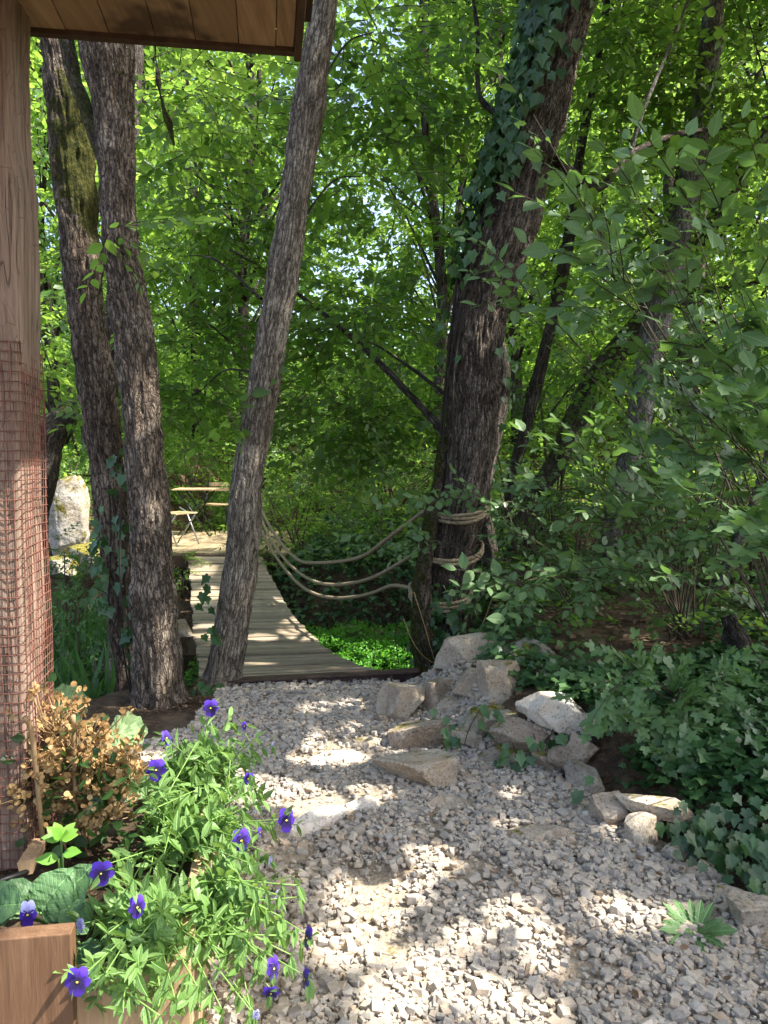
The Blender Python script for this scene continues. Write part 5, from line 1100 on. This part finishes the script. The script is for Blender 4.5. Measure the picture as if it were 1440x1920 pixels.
# dead leaves
P = np.vstack([onground(9000, (.1, 8), (2.4, 12), lambda x, y: wl(x, y) > .1, .004, .02), onground(6000, (-7, 4), (9.6, 18), lambda x, y: (x < -.5) | (y > 11), .004, .02), onground(500, (-1.5, .1), (4.6, 5.2), lambda x, y: x < -.6, .02, .03), onground(170, (-.9, 1.1), (2.1, 5.1), lambda x, y: (wl(x, y) < 0) & (rng.random(len(x)) < .25 + .75 * (wl(x, y) > -.35)), .045, .06)])
n = len(P); o = leafobj('leaf_litter', [scatter(OVATE, P, rng.normal(0, 1, (n, 3)) * [1, 1, .15], np.array([0, 0, 1]) + rng.normal(0, .4, (n, 3)), np.where((P[:, 1] < 5.1) & (wl(P[:, 0], P[:, 1]) < 0), .03, rng.uniform(.03, .075, n)))], M['litter']); tag(o, 'brown dead leaves scattered on the woodland floor', 'leaf litter', kind='stuff')
# bright water plants
x = rng.uniform(-1.9, .75, 16000); y = rng.uniform(6.6, 9.1, 16000); P = np.column_stack([x, y, -.5 + .06 * fbm(np.stack([x, y, x * 0], -1), 3, 8) + rng.uniform(0, .06, 16000)])
n = len(P); o = leafobj('water_plants', [scatter(SIMPLE, P, rng.normal(0, 1, (n, 3)) * [1, 1, .5], np.array([0, 0, 1]) + rng.normal(0, .5, (n, 3)), rng.uniform(.02, .05, n))], M['weed']); tag(o, 'vivid green water plants filling the stream right of the footbridge', 'water plants', kind='stuff')
# reeds and grass left
BL = fan([(0, .03), (.3, .035), (.7, .022), (1, 0)], .3, .35)
x = rng.uniform(-3.6, -1.55, 3600); y = rng.uniform(5.3, 8.4, 3600); k = x / y < -.34; x, y = x[k], y[k]; n = len(x); P = np.column_stack([x, y, np.maximum(hgt(x, y), -.8)])
D = rng.normal(0, .32, (n, 3)) + [0, 0, 1]; U = rng.normal(0, 1, (n, 3)); o = leafobj('stream_grass', [scatter(BL, P, D, U, rng.uniform(.4, 1.0, n))], M['reed']); tag(o, 'long green grass and reeds by the water behind the wire mesh', 'grass', kind='stuff')
for px, py, Y, rd, n, lb in [(150, 1180, 6.4, (.35, .4, .4), 90, 'feathery green bush behind the wire mesh, left of the mossy trunk'), (190, 1280, 5.9, (.25, .3, .25), 50, 'small feathery green bush at the foot of the mossy trunk'), (120, 1060, 7.4, (.4, .4, .3), 60, 'leafy green bush on the bank below the white standing rock')]:
    shrub(lb, at(px, py, Y), rd, n, 'reed', SP_MID, .5, 'bushes by the water at the left')
# dead mossy stump far right
p = gat(1385, 1240); st = thing('stump', 'dark mossy broken stump among the ivy at the right', 'stump', p)
sweep([p - [0, 0, .1], p + [-.02, 0, .12], p + [-.06, .02, .26]], [.13, .1, .04], 'stump', 'barkE', st, 28, .03, .02, 5, lambda V, N: .3 + .2 * N[:, 2], .02)

# low plants covering the far slopes and the stream's far bank
P = onground(22000, (-17, 18), (10, 44), lambda x, y: ~((x > -3.6) & (x < -1.3) & (y < 13.2)), .02, .35); n = len(P)
o = leafobj('undergrowth', sprays(SP_FAR, P, rng.normal(0, 1, (n, 3)) * [1, 1, .4] + [0, 0, .2], np.array([0, 0, 1]) + rng.normal(0, .4, (n, 3)), np.clip(P[:, 1] / 15, .7, 2.4)), [M['leaf_far'], M['twig']]); tag(o, 'low green undergrowth covering the far slopes', 'undergrowth', kind='stuff')
P = onground(14000, (-1.6, 2.2), (8.4, 11.5), lambda x, y: x > -1.45, .01, .12); n = len(P)
o = leafobj('bank_cover', [scatter(IVYL, P, rng.normal(0, 1, (n, 3)) * [1, 1, .4] + [0, -.3, -.3], np.array([0, -.5, 1]) + rng.normal(0, .4, (n, 3)), rng.uniform(.04, .09, n))], M['ivy']); tag(o, 'dark leafy cover on the shaded bank beyond the water plants', 'ground cover', kind='stuff')

t = thing('bare_twigs', 'bare curved tan twigs in front of the foot of the roped tree', 'twigs', gat(812, 1238)); m = MB()
for q in ([(776, 1110), (795, 1170), (815, 1240)], [(756, 1160), (775, 1205), (800, 1235), (850, 1262)], [(870, 1240), (905, 1170), (930, 1100)], [(940, 1255), (965, 1190), (985, 1130)]):
    m.tube(spline([at(x, y, 5.5) for x, y in q], 14), np.linspace(.0035, .0015, 14), 4)
m.build('twig', M['tan'], t)
for q, lb in (([(700, 1248), (704, 1200), (697, 1150)], 'thin dark stalk standing in the middle of the green water plants'), ([(748, 1246), (742, 1190), (752, 1120)], 'thin dark stalk in the green water plants beside the roped tree')):
    m = MB(); m.tube(spline([at(x, y, 6.9) for x, y in q], 10), .004, 4); o = m.build('stalk', M['twig'], None); tag(o, lb, 'stalk')
for q, lb in (([(1003, 1012, 6.4), (1035, 1035, 6.3), (1058, 1052, 6.2)], 'short pale broken stick in the undergrowth right of the roped tree'), ([(1040, 1335, 4.3), (1200, 1310, 4.4), (1330, 1318, 4.4)], 'long thin fallen stick lying on the dead leaves behind the white slab'), ([(1120, 1545, 3.25), (1180, 1530, 3.2), (1215, 1500, 3.1)], 'dark stick leaning on the pyramid-shaped stone')):
    m = MB(); m.tube(spline([at(*p) for p in q], 12), .006, 5); tag(m.build('stick', M['tan'], None), lb, 'stick', 'fallen sticks')

P = onground(900, (.9, 7), (4.3, 9.5), lambda x, y: wl(x, y) > .8, .03, .28); n = len(P)
o = leafobj('herb_cover', sprays(SP_OV, P, rng.normal(0, 1, (n, 3)) * [1, 1, .3] + [0, 0, .2], np.array([0, -.2, 1]) + rng.normal(0, .35, (n, 3)), .62), [M['leaf_mid'], M['twig']]); tag(o, 'low green herbs among the ivy on the right bank', 'herbs', kind='stuff')
